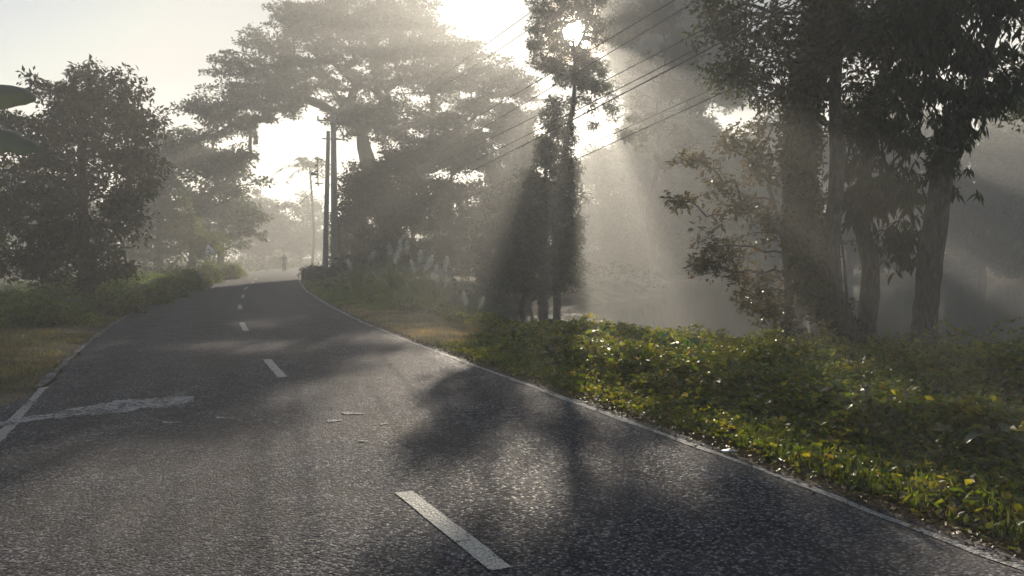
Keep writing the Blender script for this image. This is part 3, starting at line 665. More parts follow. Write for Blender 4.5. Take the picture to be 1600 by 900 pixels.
# extra young tree between the trunks, screens the gap
B = base_at(1400, 15.2)
lob = plobes([(1330, 350, 35, 60), (1330, 470, 30, 40), (1400, 400, 30, 30), (1290, 250, 30, 60), (1380, 480, 22, 26)], 15.2, B, .8)
make_tree('sapling', B-np.array([.8, 0, 0]), lob, 'thin sapling with sparse brown leaves between the near trunks', mat='leaf_brown', bark='bark', dens=30, thr=.35, nscale=1.5, cl=(.22, .22), per=16, L=.13, W=.45, seg=.35, tipr=.005, tr=(.05, .03), start=.1)

# overhead: the upper crowns join beyond the frame top (same trees), a twig reaching in from the right edge
# ================================================================== poles, wires, lamp
def cyl(p0, p1, r0, r1, sides=12):
    p0 = np.array(p0, float); p1 = np.array(p1, float); d = unit((p1-p0)[None])[0]; ref = np.array([1., 0, 0]) if abs(d[2]) > .9 else np.array([0, 0, 1.])
    u = np.cross(d, ref); u /= np.linalg.norm(u); v = np.cross(d, u); an = np.arange(sides)*2*PI/sides
    a = p0+(np.outer(np.cos(an), u)+np.outer(np.sin(an), v))*r0; b = p1+(np.outer(np.cos(an), u)+np.outer(np.sin(an), v))*r1
    V = np.concatenate([a, b]); k = np.arange(sides); k2 = (k+1) % sides
    return V, [np.stack([k, k2, k2+sides, k+sides], 1), np.array([k[::-1]]), np.array([k+sides])]
def addparts(name, prs, mat, parent=None, smooth=False):
    Vs = []; Fs = []; o = 0
    for V, fl in prs:
        Vs.append(V)
        for f in fl: Fs.append(np.asarray(f)+o)
        o += len(V)
    byk = {}
    for f in Fs: byk.setdefault(f.shape[1], []).append(f)
    return mesh_np(name, np.concatenate(Vs), [np.concatenate(v) for v in byk.values()], mat, smooth, parent)
def boxp(c, s, rz=0):
    c = np.array(c, float); x, y, z = np.array(s)/2; V = np.array([(i*x, j*y, k*z) for k in (-1, 1) for j in (-1, 1) for i in (-1, 1)])
    cr, sr = math.cos(rz), math.sin(rz); V = np.c_[V[:, 0]*cr-V[:, 1]*sr, V[:, 0]*sr+V[:, 1]*cr, V[:, 2]]+c
    return V, [np.array([(0, 2, 3, 1), (4, 5, 7, 6), (0, 1, 5, 4), (2, 6, 7, 3), (0, 4, 6, 2), (1, 3, 7, 5)])]
PY = 51.
PB = np.array([*at(507, 398, PY)[:2], 0.]); PB[2] = gz1(PB[0], PB[1]); PT = at(513, 205, PY)
rt = root('utility_pole', PB, 'slimmer, slightly leaning concrete utility pole carrying the street lamp', 'utility pole', 'pair of poles by the road')
addparts('pole', [cyl((0, 0, -.4), PT-PB, .20, .12, 14)], M['concrete'], rt, False)
z1 = at(512, 268, PY)[2]-PB[2]
addparts('insulator_rack', [boxp((-.35, -.1, z1), (.06, .06, 1.9)), boxp((-.2, -.05, z1+.8), (.4, .05, .06)), boxp((-.2, -.05, z1-.8), (.4, .05, .06))], M['steel'], rt)
for k in range(5): addparts('insulator', [cyl((-.35, -.14, z1+.8-k*.4), (-.52, -.14, z1+.8-k*.4), .07, .05, 10)], M['porcelain'], rt)
P2 = np.array([*at(523, 398, PY+.8)[:2], 0.]); P2[2] = gz1(P2[0], P2[1]); 
rt2 = root('utility_pole', P2, 'thicker upright concrete utility pole with a steel crossarm at its top', 'utility pole', 'pair of poles by the road')
addparts('pole', [cyl((0, 0, -.4), (0, 0, at(523, 178, PY+.8)[2]), .26, .17, 14)], M['concrete'], rt2)
zt = at(523, 190, PY+.8)[2]-P2[2]
addparts('crossarm', [boxp((0, -.25, zt), (2.0, .1, .1), .3)], M['steel'], rt2); addparts('crossarm', [boxp((0, -.25, zt-1.2), (1.4, .08, .08), .3)], M['steel'], rt2)
for k in (-.9, -.45, .45, .9): addparts('insulator', [cyl((k, -.25+k*.3, zt+.06), (k, -.25+k*.3, zt+.26), .05, .06, 10)], M['porcelain'], rt2)
LB = at(509, 279, PY-.1)
rt3 = root('street_lamp', LB, 'street lamp head on a bracket held out left of the poles', 'street lamp')
tip = at(494, 272, PY-.1)-LB
addparts('bracket', [cyl((.15, 0, -.05), tip*.9, .03, .025, 8)], M['steel'], rt3)
hd = bpy.data.meshes.new('lamp_head')
V, fl = cyl(tip*.85+np.array([.0, 0, 0]), tip*1.35+np.array([-.1, 0, -.06]), .07, .13, 12)
addparts('lamp_head', [(V, fl)], M['steel'], rt3)
# wires
NEARP = np.array([5.6, 3.6]); FARP = PB[:2]
def zon(u, v, Pa, Pb):           # height & parameter where the picture point's ray meets the pole-line plane
    a = (u-800)/F*1.0; d = ray(u, v); a = d[0]/d[1]
    t = (Pa[0]-a*Pa[1])/(a*(Pb[1]-Pa[1])-(Pb[0]-Pa[0])); y = Pa[1]+(Pb[1]-Pa[1])*t
    return t, CAMH+d[2]/d[1]*y
def wire(q0, q1, label, sag=.35, r=.011, side=0.):
    off = np.array([side, side*.35]); Pa = NEARP+off; Pb = FARP+off
    t0, z0 = zon(*q0, Pa, Pb); t1, z1_ = zon(*q1, Pa, Pb)
    g = lambda t: -4*sag*t*(1-t)
    s_ = ((z1_-g(t1))-(z0-g(t0)))/(t1-t0); i0 = z0-g(t0)-s_*t0
    tt = np.linspace(0, 1, 50); P = np.c_[Pa[0]+(Pb[0]-Pa[0])*tt, Pa[1]+(Pb[1]-Pa[1])*tt, i0+s_*tt+g(tt)]
    o = addparts('overhead_cable', [tube(P, r*.6)], M['wire'])
    return tag(o, label, 'cable', 'overhead cables running from the upper right to the poles')
def tube(P, r, sides=6):
    d = unit(np.gradient(P, axis=0)); u = unit(np.cross(d, np.array([[0, 0, 1.]]))); v = np.cross(u, d); an = np.arange(sides)*2*PI/sides
    V = (P[:, None]+(u[:, None]*np.cos(an)[None, :, None]+v[:, None]*np.sin(an)[None, :, None])*np.asarray(r).reshape(-1, 1, 1)).reshape(-1, 3); n = len(P)
    i = np.arange(n-1)[:, None]*sides+np.arange(sides)[None]; j = np.arange(n-1)[:, None]*sides+(np.arange(sides)[None]+1) % sides
    return V, [np.stack([i, j, j+sides, i+sides], 2).reshape(-1, 4)]
for q0, q1, lb, r, sd in [
    ((855, 0), (710, 105), 'uppermost overhead cable, crossing open sky left of the sun', .011, 0),
    ((850, 30), (700, 130), 'second overhead cable from the top, crossing the umbrella crown', .011, .3),
    ((1045, 5), (775, 165), 'third overhead cable down, passing just under the sun', .013, -.3),
    ((1070, 12), (745, 205), 'fourth overhead cable down, below the one under the sun', .013, .2),
    ((1092, 50), (800, 200), 'fifth overhead cable down, through the white gap under the sun', .012, -.1),
    ((1085, 78), (720, 262), 'upper strand of the thick cable bundle below the sun', .014, .0),
    ((1085, 88), (720, 276), 'lower and thickest strand of the cable bundle below the sun', .018, .1),
    ((1085, 165), (770, 307), 'low thin cable crossing in front of the vine-wrapped column', .012, .4),
    ((1085, 152), (900, 235), 'thin cable just above the lowest one', .009, .1)]:
    wire(q0, q1, lb, .35, r, sd)
B2 = np.array([-33., 98.])
for k, (v0, v1, lb) in enumerate([(247, 316, 'highest of the cables drooping left from the poles'), (256, 326, 'second of the cables drooping left from the poles'), (264, 335, 'third of the cables drooping left from the poles'), (272, 342, 'fourth of the cables drooping left from the poles'), (282, 350, 'lowest of the cables drooping left from the poles')]):
    a = at(506, v0, PY-.15); b_ = at(398, v1-14, 98.); tt = np.linspace(0, 1, 40)[:, None]
    P = a+(b_-a)*tt; P[:, 2] -= (4*1.2*tt*(1-tt))[:, 0]
    tag(addparts('overhead_cable', [tube(P, .018)], M['wire']), lb, 'cable', 'overhead cables drooping left beyond the poles')

# ================================================================== palm
B = base_at(487, 88); CT = at(484, 262, 88)-B
rt = root('coconut_palm', B, 'distant palm with drooping fronds left of the poles', 'palm')
V, Fq, Pn, rr_ = smooth_trunk([(0, 0, -.4), CT*.4+np.array([.3, 0, 0]), CT], (.17, .14, .12), 8, 8)
mesh_np('trunk', V, Fq, M['bark_dark'], True, rt)
for k in range(17):
    az = k*2.399; el = R.uniform(-.1, 1.25); Lf = R.uniform(3.4, 4.6)
    t = np.linspace(0, 1, 9); h = np.array([math.cos(az), math.sin(az), 0])
    rach = CT+np.outer(t*Lf*math.cos(el), h)+np.outer(t*Lf*math.sin(el)-t**2*Lf*.65, [0, 0, 1])
    n = 64; tt = R.uniform(.12, 1, n); P = np.stack([np.interp(tt, t, rach[:, q]) for q in range(3)], 1)
    side = np.cross(h, [0, 0, 1])*np.where(np.arange(n) % 2, 1, -1)[:, None]
    D = unit(side+h*.45+np.array([0, 0, -.75])); l = .95*(1-.5*tt)
    LV, LF = leaf_mesh(P, D, rdir(n), l, .10)
    TV, TF = tube(rach, .03, 4)
    o = mesh_np('frond', np.concatenate([LV, TV]), [LF, TF[0]+len(LV)], M['leaf_far'], False, rt)

# ================================================================== road sign
SB = base_at(336, 47); rt = root('road_sign', SB, 'leaning triangular white sign with a bend arrow on the left verge', 'road sign')
tp = at(328, 392, 47)-SB
ax = unit((tp)[None])[0]
addparts('post', [cyl((0, 0, -.3), tp*1.12, .035, .035, 8)], M['steel'], rt)
def tri(c, r, y0, y1, tilt):
    P = [];
    for yy in (y0, y1):
        for k in range(3):
            a = PI/2+k*2*PI/3+tilt; P.append((c[0]+r*math.cos(a), c[1]+yy, c[2]+r*math.sin(a)))
    return np.array(P), [np.array([(0, 1, 2), (5, 4, 3)]), np.array([(0, 3, 4, 1), (1, 4, 5, 2), (2, 5, 3, 0)])]
c = tp+np.array([0, 0, .02])
pl = addparts('sign_plate', [tri(c, .52, -.06, -.04, .22)], M['signred'], rt)
addparts('sign_face', [tri(c, .44, -.068, -.062, .22)], M['signwhite'], pl)
addparts('bend_arrow', [boxp(c+np.array([.02, -.074, -.06]), (.05, .006, .22)), boxp(c+np.array([-.03, -.074, .07]), (.12, .006, .05)), tri(c+np.array([-.1, 0, .07]), .07, -.077, -.071, PI/2)], M['black'], pl)

# ================================================================== walker
PBs = gnd(444, 425.5)
def skin_obj(name, pts, mat, parent=None, lvl=1):
    """pts: list of chains of (x,y,z,r); chains start from an index of an existing vertex or None"""
    me = bpy.data.meshes.new(name); vs = []; es = []; rs = []
    for start, chain in pts:
        prev = start
        for q in chain:
            vs.append(q[:3]); rs.append(q[3]); i = len(vs)-1
            if prev is not None: es.append((prev, i))
            prev = i
    me.from_pydata(vs, es, []); o = bpy.data.objects.new(name, me); link(o)
    sk = o.modifiers.new('s', 'SKIN'); o.modifiers.new('d', 'SUBSURF').levels = lvl; o.modifiers['d'].render_levels = lvl
    for i, r in enumerate(rs): me.skin_vertices[0].data[i].radius = (r, r)
    me.skin_vertices[0].data[0].use_root = True
    me.materials.append(mat); dg = bpy.context.evaluated_depsgraph_get(); dg.update()
    m2 = bpy.data.meshes.new_from_object(o.evaluated_get(dg)); bpy.data.objects.remove(o)
    m2.name = name; m2.materials.clear(); m2.materials.append(mat)
    for p_ in m2.polygons: p_.use_smooth = True
    o2 = bpy.data.objects.new(name, m2); link(o2)
    if parent: o2.parent = parent
    return o2
prt = root('person', (PBs[0], PBs[1], .0), 'lone walker in dark shirt and long trousers standing far down the misty road', 'person')
ch = [(None, [(0, 0, .92, .13), (0, 0, 1.08, .13), (0, .0, 1.25, .15), (0, 0, 1.38, .13), (0, 0, 1.46, .055), (0, -.01, 1.54, .075), (0, -.02, 1.61, .092), (0, -.01, 1.69, .07)])]
idx = 8
for sgn in (-1, 1):
    ch.append((0, [(sgn*.09, 0, .86, .095), (sgn*.10, -.05*sgn, .48, .062), (sgn*.10, .02-.04*sgn, .10, .042), (sgn*.11, -.12-.03*sgn, .04, .036)])); idx += 4
for sgn in (-1, 1):
    ch.append((3, [(sgn*.19, 0, 1.37, .06), (sgn*.25, .02, 1.10, .043), (sgn*.24, -.08, .86, .030), (sgn*.24, -.10, .79, .032)])); h_ = idx+3; idx += 4
    for f, (dx, L_f) in enumerate([(-.028, .075), (-.010, .085), (.009, .08), (.027, .065)]):
        ch.append((h_, [(sgn*.24, -.10+dx, .745, .010), (sgn*.235, -.105+dx, .745-L_f, .007)])); idx += 2
    ch.append((h_, [(sgn*.215, -.14, .77, .010), (sgn*.21, -.155, .73, .008)])); idx += 2
skin_obj('body', ch, M['skin'], prt)
skin_obj('shirt', [(None, [(0, 0, .90, .15), (0, 0, 1.08, .15), (0, 0, 1.25, .172), (0, 0, 1.38, .15), (0, 0, 1.43, .085)])]+[(3, [(s_*.19, 0, 1.37, .078), (s_*.25, .02, 1.12, .06)]) for s_ in (-1, 1)], M['shirt'], prt)
skin_obj('trousers', [(None, [(0, 0, .97, .14), (0, 0, .88, .13)])]+[(1, [(s_*.09, 0, .84, .11), (s_*.10, -.05*s_, .48, .08), (s_*.10, .02-.04*s_, .12, .062)]) for s_ in (-1, 1)], M['trousers'], prt)
skin_obj('hair', [(None, [(0, .03, 1.62, .085), (0, .01, 1.70, .08)])], M['hair'], prt)

# ================================================================== banana leaves at left
B = np.array([-7.75, 8.6, gz1(-7.75, 8.6)])
rt = root('banana_plant', B, 'banana plant whose torn broad leaves hang in at the left edge', 'banana plant')
V, Fq, _, _ = smooth_trunk([(0, 0, -.3), (.05, 0, 1.0), (.1, 0, 2.3)], (.14, .12, .08), 10, 5)
mesh_np('stem', V, Fq, M['leaf_yellow'], True, rt)
def bleaf(p0, p1, p2, w, sd, nr=(0, 0, 1.)):
    t = np.linspace(0, 1, 26); p0, p1, p2 = map(np.array, (p0, p1, p2))
    C_ = np.outer((1-t)**2, p0)+np.outer(2*t*(1-t), p1)+np.outer(t*t, p2); d = unit(np.gradient(C_, axis=0)); sx = unit(np.cross(d, np.array([nr]))); up = np.cross(sx, d)
    ww = w*np.sin(np.clip(t*.95+.05, 0, 1)*PI)**.55*(1+.10*(R.uniform(size=26)-.5))*(1-.25*(R.uniform(size=26) > .82)); ww[0] *= .3
    rows = [C_-sx*ww[:, None]-up*ww[:, None]*.55, C_-sx*ww[:, None]*.5-up*ww[:, None]*.05, C_, C_+sx*ww[:, None]*.5-up*ww[:, None]*.05, C_+sx*ww[:, None]-up*ww[:, None]*.55]
    V = np.stack(rows, 1).reshape(-1, 3); return V, gridf(26, 5)
for (a, b_, c_, w) in [((.1, 0, 2.3), tuple(at(-60, 90, 8.6)-B), tuple(at(56, 158, 8.4)-B), .26), ((.1, 0, 2.2), tuple(at(-60, 160, 8.4)-B), tuple(at(60, 236, 8.2)-B), .26), ((.1, 0, 2.3), (-.6, .5, 3.8), (-1.6, .9, 3.0), .25), ((.1, 0, 2.3), (.1, 1.0, 3.6), (-.2, 1.9, 3.1), .25), ((.1, 0, 2.2), (-.7, -.6, 3.4), (-1.5, -1.2, 2.6), .25)]:
    V, Fx = bleaf(a, b_, c_, w, 1, (.2, -1, .7) if w == .26 else (0, 0, 1.)); mesh_np('leaf', V, Fx, M['banana'], True, rt)

R.seed(4242)
# ================================================================== ground cover
def veg_h(x, y):               # right-side canopy height above the ground
    s = lat(x, y)
    n = fbm(x*.9, y*.9, 71, 3); n2 = fbm(x*.35, y*.35, 72, 2)
    h = .05*sst(2.9, 3.4, s)+.22*sst(3.4, 4.6, s)+.28*sst(5.0, 7.5, s)*sst(22, 10, y)
    b2 = fbm(x*2.4, y*2.4, 77, 2)
    h = .8*h*(.35+1.3*n)*(.25+1.5*b2)+(.16*sst(4.6, 7.6, s)*sst(15, 7, y)+.16*sst(3.6, 5, s)*sst(17, 9, y))*(.2+1.4*n2**1.5)
    return h*np.where(s > 2.85, 1, 0)
def scatter_leaves(name, x, y, hf, L0, L1, mat, label, cat='undergrowth', up=.5, layers=.7, extra=0):
    n = len(x); h = hf(x, y); g = ground_z(x, y); z = g+h*(1-R.uniform(0, 1, n)**1.6*layers)+.01
    P = np.c_[x, y, z]; az = R.uniform(0, 2*PI, n)
    D = unit(np.c_[np.cos(az), np.sin(az), R.normal(up*.6, .45, n)]); Nn = unit(np.c_[R.normal(size=(n, 2))*.55, np.ones(n)])
    l = R.uniform(L0, L1, n)*(.7+.6*R.uniform(size=n)); W = R.choice([.45, .6, .8], n)
    V, Fx = leaf_mesh(P, D, Nn, l, l*W)
    return tag(mesh_np(name, V, Fx, M[mat]), label, cat, kind='stuff')
def sample(n, y0, y1, s0, s1, pw=1.0):
    """stations y (denser near the camera), lateral s"""
    y = y0+(y1-y0)*R.uniform(0, 1, n)**pw; s = R.uniform(s0, s1, n); q = road_xy(y, s); return q[:, 0], q[:, 1]
def dry(x, y, lim=.25):
    k = pond_sd(x, y) > lim; return x[k], y[k]
x1, y1_ = dry(*sample(150000, 1.6, 13, 2.95, 10.5, 1.15)); x2, y2 = dry(*sample(70000, 11, 24, 3.0, 8.5)); 
def scatter_plants(name, x, y, hf, L0, L1, k0, k1, mat, label):
    Ps = []; Ds = []; Ns = []; Ls = []; Ws = []
    h = hf(x, y); g = ground_z(x, y)
    for i in range(len(x)):
        if h[i] < .03: continue
        k = R.randint(k0, k1); Hh = min(.42, h[i]*R.uniform(.7, 1.35)); r = R.uniform(.5, 1.)*(.06+.45*Hh); L = R.uniform(L0, L1)*(.55+min(Hh, .5)*.9); W = R.choice([.3, .5, .7, .85])
        t = R.uniform(.15, 1, k)**.7; az = R.uniform(0, 2*PI, k); lean = R.normal(size=2)*.25*Hh
        P = np.c_[x[i]+lean[0]*t+np.cos(az)*r*t*R.uniform(.1, 1, k), y[i]+lean[1]*t+np.sin(az)*r*t*R.uniform(.1, 1, k), g[i]+Hh*t]
        Ps.append(P); Ds.append(np.c_[np.cos(az), np.sin(az), R.normal(.15, .4, k)]); Ns.append(np.c_[R.normal(size=(k, 2))*.45, np.ones(k)]); Ls.append(L*R.uniform(.7, 1.3, k)); Ws.append(np.full(k, W))
    P, D, Nn, l, W = map(np.concatenate, (Ps, Ds, Ns, Ls, Ws)); V, Fx = leaf_mesh(P, D, Nn, l, l*W)
    return tag(mesh_np(name, V, Fx, M[mat]), label, 'undergrowth', kind='stuff')
k = R.uniform(size=len(x1)) < .040
scatter_plants('weed_patch', x1[k], y1_[k], veg_h, .06, .13, 18, 42, 'weed', 'taller weeds standing out of the low cover on the right bank')
k = (lat(x2, y2) > 4.9) | (y2 < 12.6) | (y2 > 21.5); x2 = x2[k]; y2 = y2[k]; k = R.uniform(size=len(x2)) < .03
scatter_plants('weed_patch', x2[k], y2[k], veg_h, .08, .15, 16, 34, 'weed', 'taller weeds on the pond bank beyond the near plants')
k = R.uniform(size=len(x1)) < .62; x1 = x1[k]; y1_ = y1_[k]
scatter_leaves('undergrowth', x1, y1_, veg_h, .03, .08, 'weed', 'lush leafy weeds glistening along the right edge of the road')
scatter_leaves('undergrowth', x2, y2, veg_h, .06, .10, 'weed', 'low leafy weeds on the pond bank behind the dry grass', layers=.8)
# grass blades
def blades(name, x, y, h0, h1, w, mat, label, cat='grass', lean=.5, hf=None):
    n = len(x); g = ground_z(x, y)-.01; h = R.uniform(h0, h1, n)
    if hf is not None: h = h*hf(x, y)
    az = R.uniform(0, 2*PI, n); ln = R.uniform(.1, lean, n); o = np.c_[np.cos(az), np.sin(az)]
    P0 = np.c_[x, y, g]; P1 = P0+np.c_[o*(ln*h*.35)[:, None], h*.6]; P2 = P0+np.c_[o*(ln*h*1.1)[:, None], h*(1-.25*ln)]
    sx = np.c_[-o[:, 1], o[:, 0], np.zeros(n)]*(w*R.uniform(.6, 1.3, n)/2)[:, None]
    V = np.stack([P0-sx, P0+sx, P1+sx*.9, P1-sx*.9, P2], 1).reshape(-1, 3); i = np.arange(n)[:, None]*5
    return tag(mesh_np(name, V, [i+[0, 1, 2, 3], i+[3, 2, 4]], M[mat]), label, cat, kind='stuff')
x, y = dry(*sample(52000, 1.6, 13, 3.02, 7, 1.1)); k = fbm(x*1.1, y*1.1, 81) > .50
blades('grass', x[k], y[k], .03, .17, .008, 'grass', 'bright grass blades among the weeds by the right edge line')
x, y = dry(*sample(70000, 12.3, 22, 2.85, 5.0)); 
blades('dry_grass', x, y, .03, .14, .014, 'drygrass', 'pale dry grass tufts on the right verge beyond the weeds', hf=lambda a, b: .4+1.3*fbm(a*1.4, b*1.4, 82))
x, y = dry(*sample(52000, 20, 46, 2.9, 8.5)); 
blades('grass', x, y, .15, .55, .022, 'weed_left', 'tall green grass below the white plumes on the right verge', hf=lambda a, b: .25+sst(3, 5, lat(a, b)))
x, y = sample(80000, 7, 26, -9.5, -2.75, 1.1)
hf_l = lambda a, b: .25+1.2*fbm(a*.9, b*.9, 83)
k = (R.uniform(size=len(x)) < sst(.30, .55, fbm(x*1.2, y*1.2, 84))) | (lat(x, y) < -3.6)
blades('lawn', x[k], y[k], .03, .10, .012, 'lawn', 'short faded grass on the left verge', hf=hf_l, lean=.9)
# weedy band at left
def veg_l(x, y):
    s = -lat(x, y); n = fbm(x*.9, y*.9, 75, 3); e = np.interp(y, [8, 14, 20, 28, 60], [7.2, 6.2, 4.9, 3.4, 3.0])
    return (sst(e-.3, e+.9, s)*(.22+.55*n)+.25*sst(e+.5, e+2, s)*n)*np.where(s > 2.9, 1, 0)
x, y = sample(120000, 9, 48, -12, -3.0, 1.2); h = veg_l(x, y); k = h > .05
scatter_leaves('undergrowth', x[k], y[k], veg_l, .07, .14, 'weed_left', 'green leafy weeds along the left verge')
# fallen leaves and debris beside the right line and on the left dirt strip
x, y = sample(22000, 1.8, 17, 2.66, 3.6, 1.2); k = R.uniform(size=len(x)) < sst(2.6, 2.95, lat(x, y)); x = x[k]; y = y[k]; x3, y3 = sample(3500, 8, 26, -4.2, -2.8)
x = np.r_[x, x3]; y = np.r_[y, y3]; n = len(x); az = R.uniform(0, 2*PI, n); l = R.uniform(.02, .055, n)
V, Fx = leaf_mesh(np.c_[x, y, np.maximum(ground_z(x, y), np.where(np.abs(lat(x, y)) < 2.86, .006, -9))+.012+R.uniform(0, .02, n)], np.c_[np.cos(az), np.sin(az), R.normal(0, .25, n)], np.c_[R.normal(size=(n, 2))*.3, np.ones(n)], l, l*.5)
tag(mesh_np('leaf_litter', V, Fx, M['litter']), 'brown fallen leaves strewn along the road edges', 'leaf litter', kind='stuff')
# field plants beyond the left tree, low hedge-like cover everywhere else mid-distance
x = R.uniform(-60, 70, 60000); y = R.uniform(30, 125, 60000); s = lat(x, y); k = (np.abs(s) > 3.3) & (pond_sd(x, y) > .3); x, y, s = x[k], y[k], s[k]
hh = lambda a, b: (.25+1.5*fbm(a*.25, b*.25, 91))*sst(3.2, 6, np.abs(lat(a, b)))*np.where((a < -14) & (b < 60) & (lat(a, b) < -9), .3, 1)
scatter_leaves('ground_cover', x, y, hh, .22, .42, 'leaf_far', 'low scrub covering the misty ground behind the pond and verges')

# ================================================================== bushes, taro, plumes
def make_bush(name, loc, r, h, label, mat='weed', n=2600, L=.075, cat='bush', group=None, W=.6, stem=True):
    rt = root(name, loc, label, cat, group)
    C = []; m_ = 26
    d = unit(R.normal(size=(m_, 3))); d[:, 2] = np.abs(d[:, 2]); C = d*np.array([r*.75, r*.75, h*.8])*R.uniform(.45, 1, m_)[:, None]
    V, Fx = clump_leaves(C, r*.34, h*.26, n//m_, L, W, -.1, .8); V[:, 2] = np.maximum(V[:, 2], .01)
    mesh_np('foliage', V, Fx, M[mat], False, rt)
    arr, par, w, ends = grow([(0, 0, -.15), (0, 0, .05), (0, 0, .12)], C, .15, .2, start=.3)
    V, Fq = tube_mesh(arr, par, .004+.003*w**.4, 5); mesh_np('stems', V, Fq, M['bark'], False, rt)
    return rt
def gp(u, v, z=0.): q = gnd(u, v, z); return (q[0], q[1], gz1(q[0], q[1]))
def bpos(u, Y): b_ = base_at(u, Y); return b_
G = 'leafy bushes on the right bank'
for (u, Y0, r, h, lb, mt) in [
    (905, 14.2, .75, .55, 'rounded dark bush at the end of the pale dry grass', 'weed'),
    (850, 15.6, .6, .35, 'low green bush left of the rounded dark one', 'weed'),
    (1040, 11.6, .55, .62, 'sunlit bush with a tall sprig beside the big heart-shaped leaves', 'weed'),
    (1385, 10.2, 1.0, .75, 'shaded bush at the foot of the middle near trunks', 'weed'),
    (1500, 9.0, 1.0, .95, 'dark bush right of the single near trunk', 'weed'),
    (1590, 7.6, .9, 1.05, 'tall shaded bush at the right edge of the picture', 'weed'),
    (1300, 11.0, .8, .5, 'shaded bush in front of the thickest trunk', 'weed'),
    (1400, 6.6, .6, .45, 'bright creeper mound in front of the shaded bushes', 'weed'),
    (1540, 6.2, .65, .55, 'leafy mound low at the right edge', 'weed'),
    (740, 19.5, .5, .4, 'small sunlit bush behind the dry grass', 'weed'),
    (700, 20.5, .45, .35, 'small green bush at the foot of the white plumes', 'weed_left')]:
    make_bush('bush', bpos(u, Y0), r, h, lb, mt, n=7000 if Y0 < 12 else 4500, L=.085 if Y0 < 12 else .10, group=G)
G = 'bushes along the left verge'
for (u, Y0, r, h, lb, mt) in [
    (180, 21, 1.0, .9, 'green bush below the round-topped tree', 'weed_left'), (245, 25, .8, .8, 'grassy bush right of the round-topped tree', 'weed_left'),
    (268, 29, .9, 1.2, 'bush with a pointed top between the round-topped tree and the sign', 'weed_left'), (292, 34, 1.0, 1.1, 'bush left of the triangular sign', 'weed_left'),
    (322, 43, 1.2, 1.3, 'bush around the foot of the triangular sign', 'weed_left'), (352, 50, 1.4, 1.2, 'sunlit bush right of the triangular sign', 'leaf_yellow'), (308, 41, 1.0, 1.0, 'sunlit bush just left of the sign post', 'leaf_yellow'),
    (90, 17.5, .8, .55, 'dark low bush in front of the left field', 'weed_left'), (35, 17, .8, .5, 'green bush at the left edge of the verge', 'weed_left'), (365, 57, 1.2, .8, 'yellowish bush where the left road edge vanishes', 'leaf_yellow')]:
    make_bush('bush', bpos(u, Y0), r, h, lb, mt, n=4200, L=.11 if Y0 < 35 else .15, group=G)
G = 'bushes at the foot of the poles'
for (u, Y0, r, h, lb) in [(492, 49, 1.3, 1.1, 'bush left of the foot of the two poles'), (530, 48, 1.5, 1.3, 'bush right of the foot of the two poles'), (512, 44, 1.2, .8, 'low bush in front of the poles')]:
    make_bush('bush', bpos(u, Y0), r, h, lb, 'leaf_dark', n=3800, L=.15, group=G)

def heart_leaf(p, d, n, L):
    """heart-shaped blade, 14-gon fan folded on the midrib"""
    d = unit(np.array(d)[None])[0]; s_ = unit(np.cross(d, n)[None])[0]; up = np.cross(s_, d)
    out_ = [(-.0, 0), (-.18, .16), (-.16, .34), (.05, .44), (.30, .42), (.60, .26), (.85, .09), (1.0, 0)]
    mid = [(0, 0), (.05, 0), (.2, 0), (.4, 0), (.6, 0), (.8, 0), (.9, 0), (1, 0)]
    Lf = [p+d*a*L-s_*b*L+up*(b*.28-.18*a*a)*L for a, b in out_]; Rt = [p+d*a*L+s_*b*L+up*(b*.28-.18*a*a)*L for a, b in out_]; Md = [p+d*a*L-up*.18*a*a*L for a, b in mid]
    V = np.array(Lf+Md+Rt); F_ = []
    for i in range(7): F_ += [(i, i+1, 8+i+1, 8+i), (8+i, 8+i+1, 16+i+1, 16+i)]
    return V, [np.array(F_)]
def taro(loc, n, H, L, label, group):
    rt = root('taro_plant', loc, label, 'plant', group)
    for k in range(n):
        az = k*2.4+R.uniform(-.4, .4); h = H*R.uniform(.6, 1.05); rr_ = .25*R.uniform(.5, 1.1)*H/.6; tip = np.array([math.cos(az)*rr_, math.sin(az)*rr_, h])
        t = np.linspace(0, 1, 8)[:, None]; st_ = np.array([0, 0, -.05])*(1-t)+tip*t+np.array([0, 0, 1])*np.sin(t*PI)*.08*H-np.array([tip[0], tip[1], 0])*np.sin(t*PI)*.2
        ls = addparts('stalk', [tube(st_, .008, 6)], M['taro'], rt)
        V, fl = heart_leaf(tip, np.array([math.cos(az), math.sin(az), R.uniform(-.9, -.1)]), np.array([0, 0, 1.])+np.array([math.cos(az), math.sin(az), 0])*.4, L*R.uniform(.75, 1.15))
        addparts('leaf', [(V, fl)], M['taro'], rt)
G = 'heart-leaved plants on the right bank'
taro(bpos(1075, 10.6), 7, .62, .22, 'plant with big upright heart-shaped leaves beside the sunlit bush', G)
taro(bpos(1020, 11.4), 6, .55, .19, 'heart-leaved plant within the sunlit bush', G)
taro(bpos(1215, 10.4), 5, .38, .17, 'heart-leaved plant left of the vine-wrapped trunk base', G)
taro(bpos(1375, 9.2), 6, .42, .18, 'heart-leaved plant in the shade in front of the near trunks', G)
taro(bpos(1555, 5.6), 5, .36, .13, 'heart-leaved plant nearest the right edge of the picture', G)
taro(bpos(955, 13.2), 3, .55, .22, 'lone heart-leaved plant poking over the rounded dark bush', G)
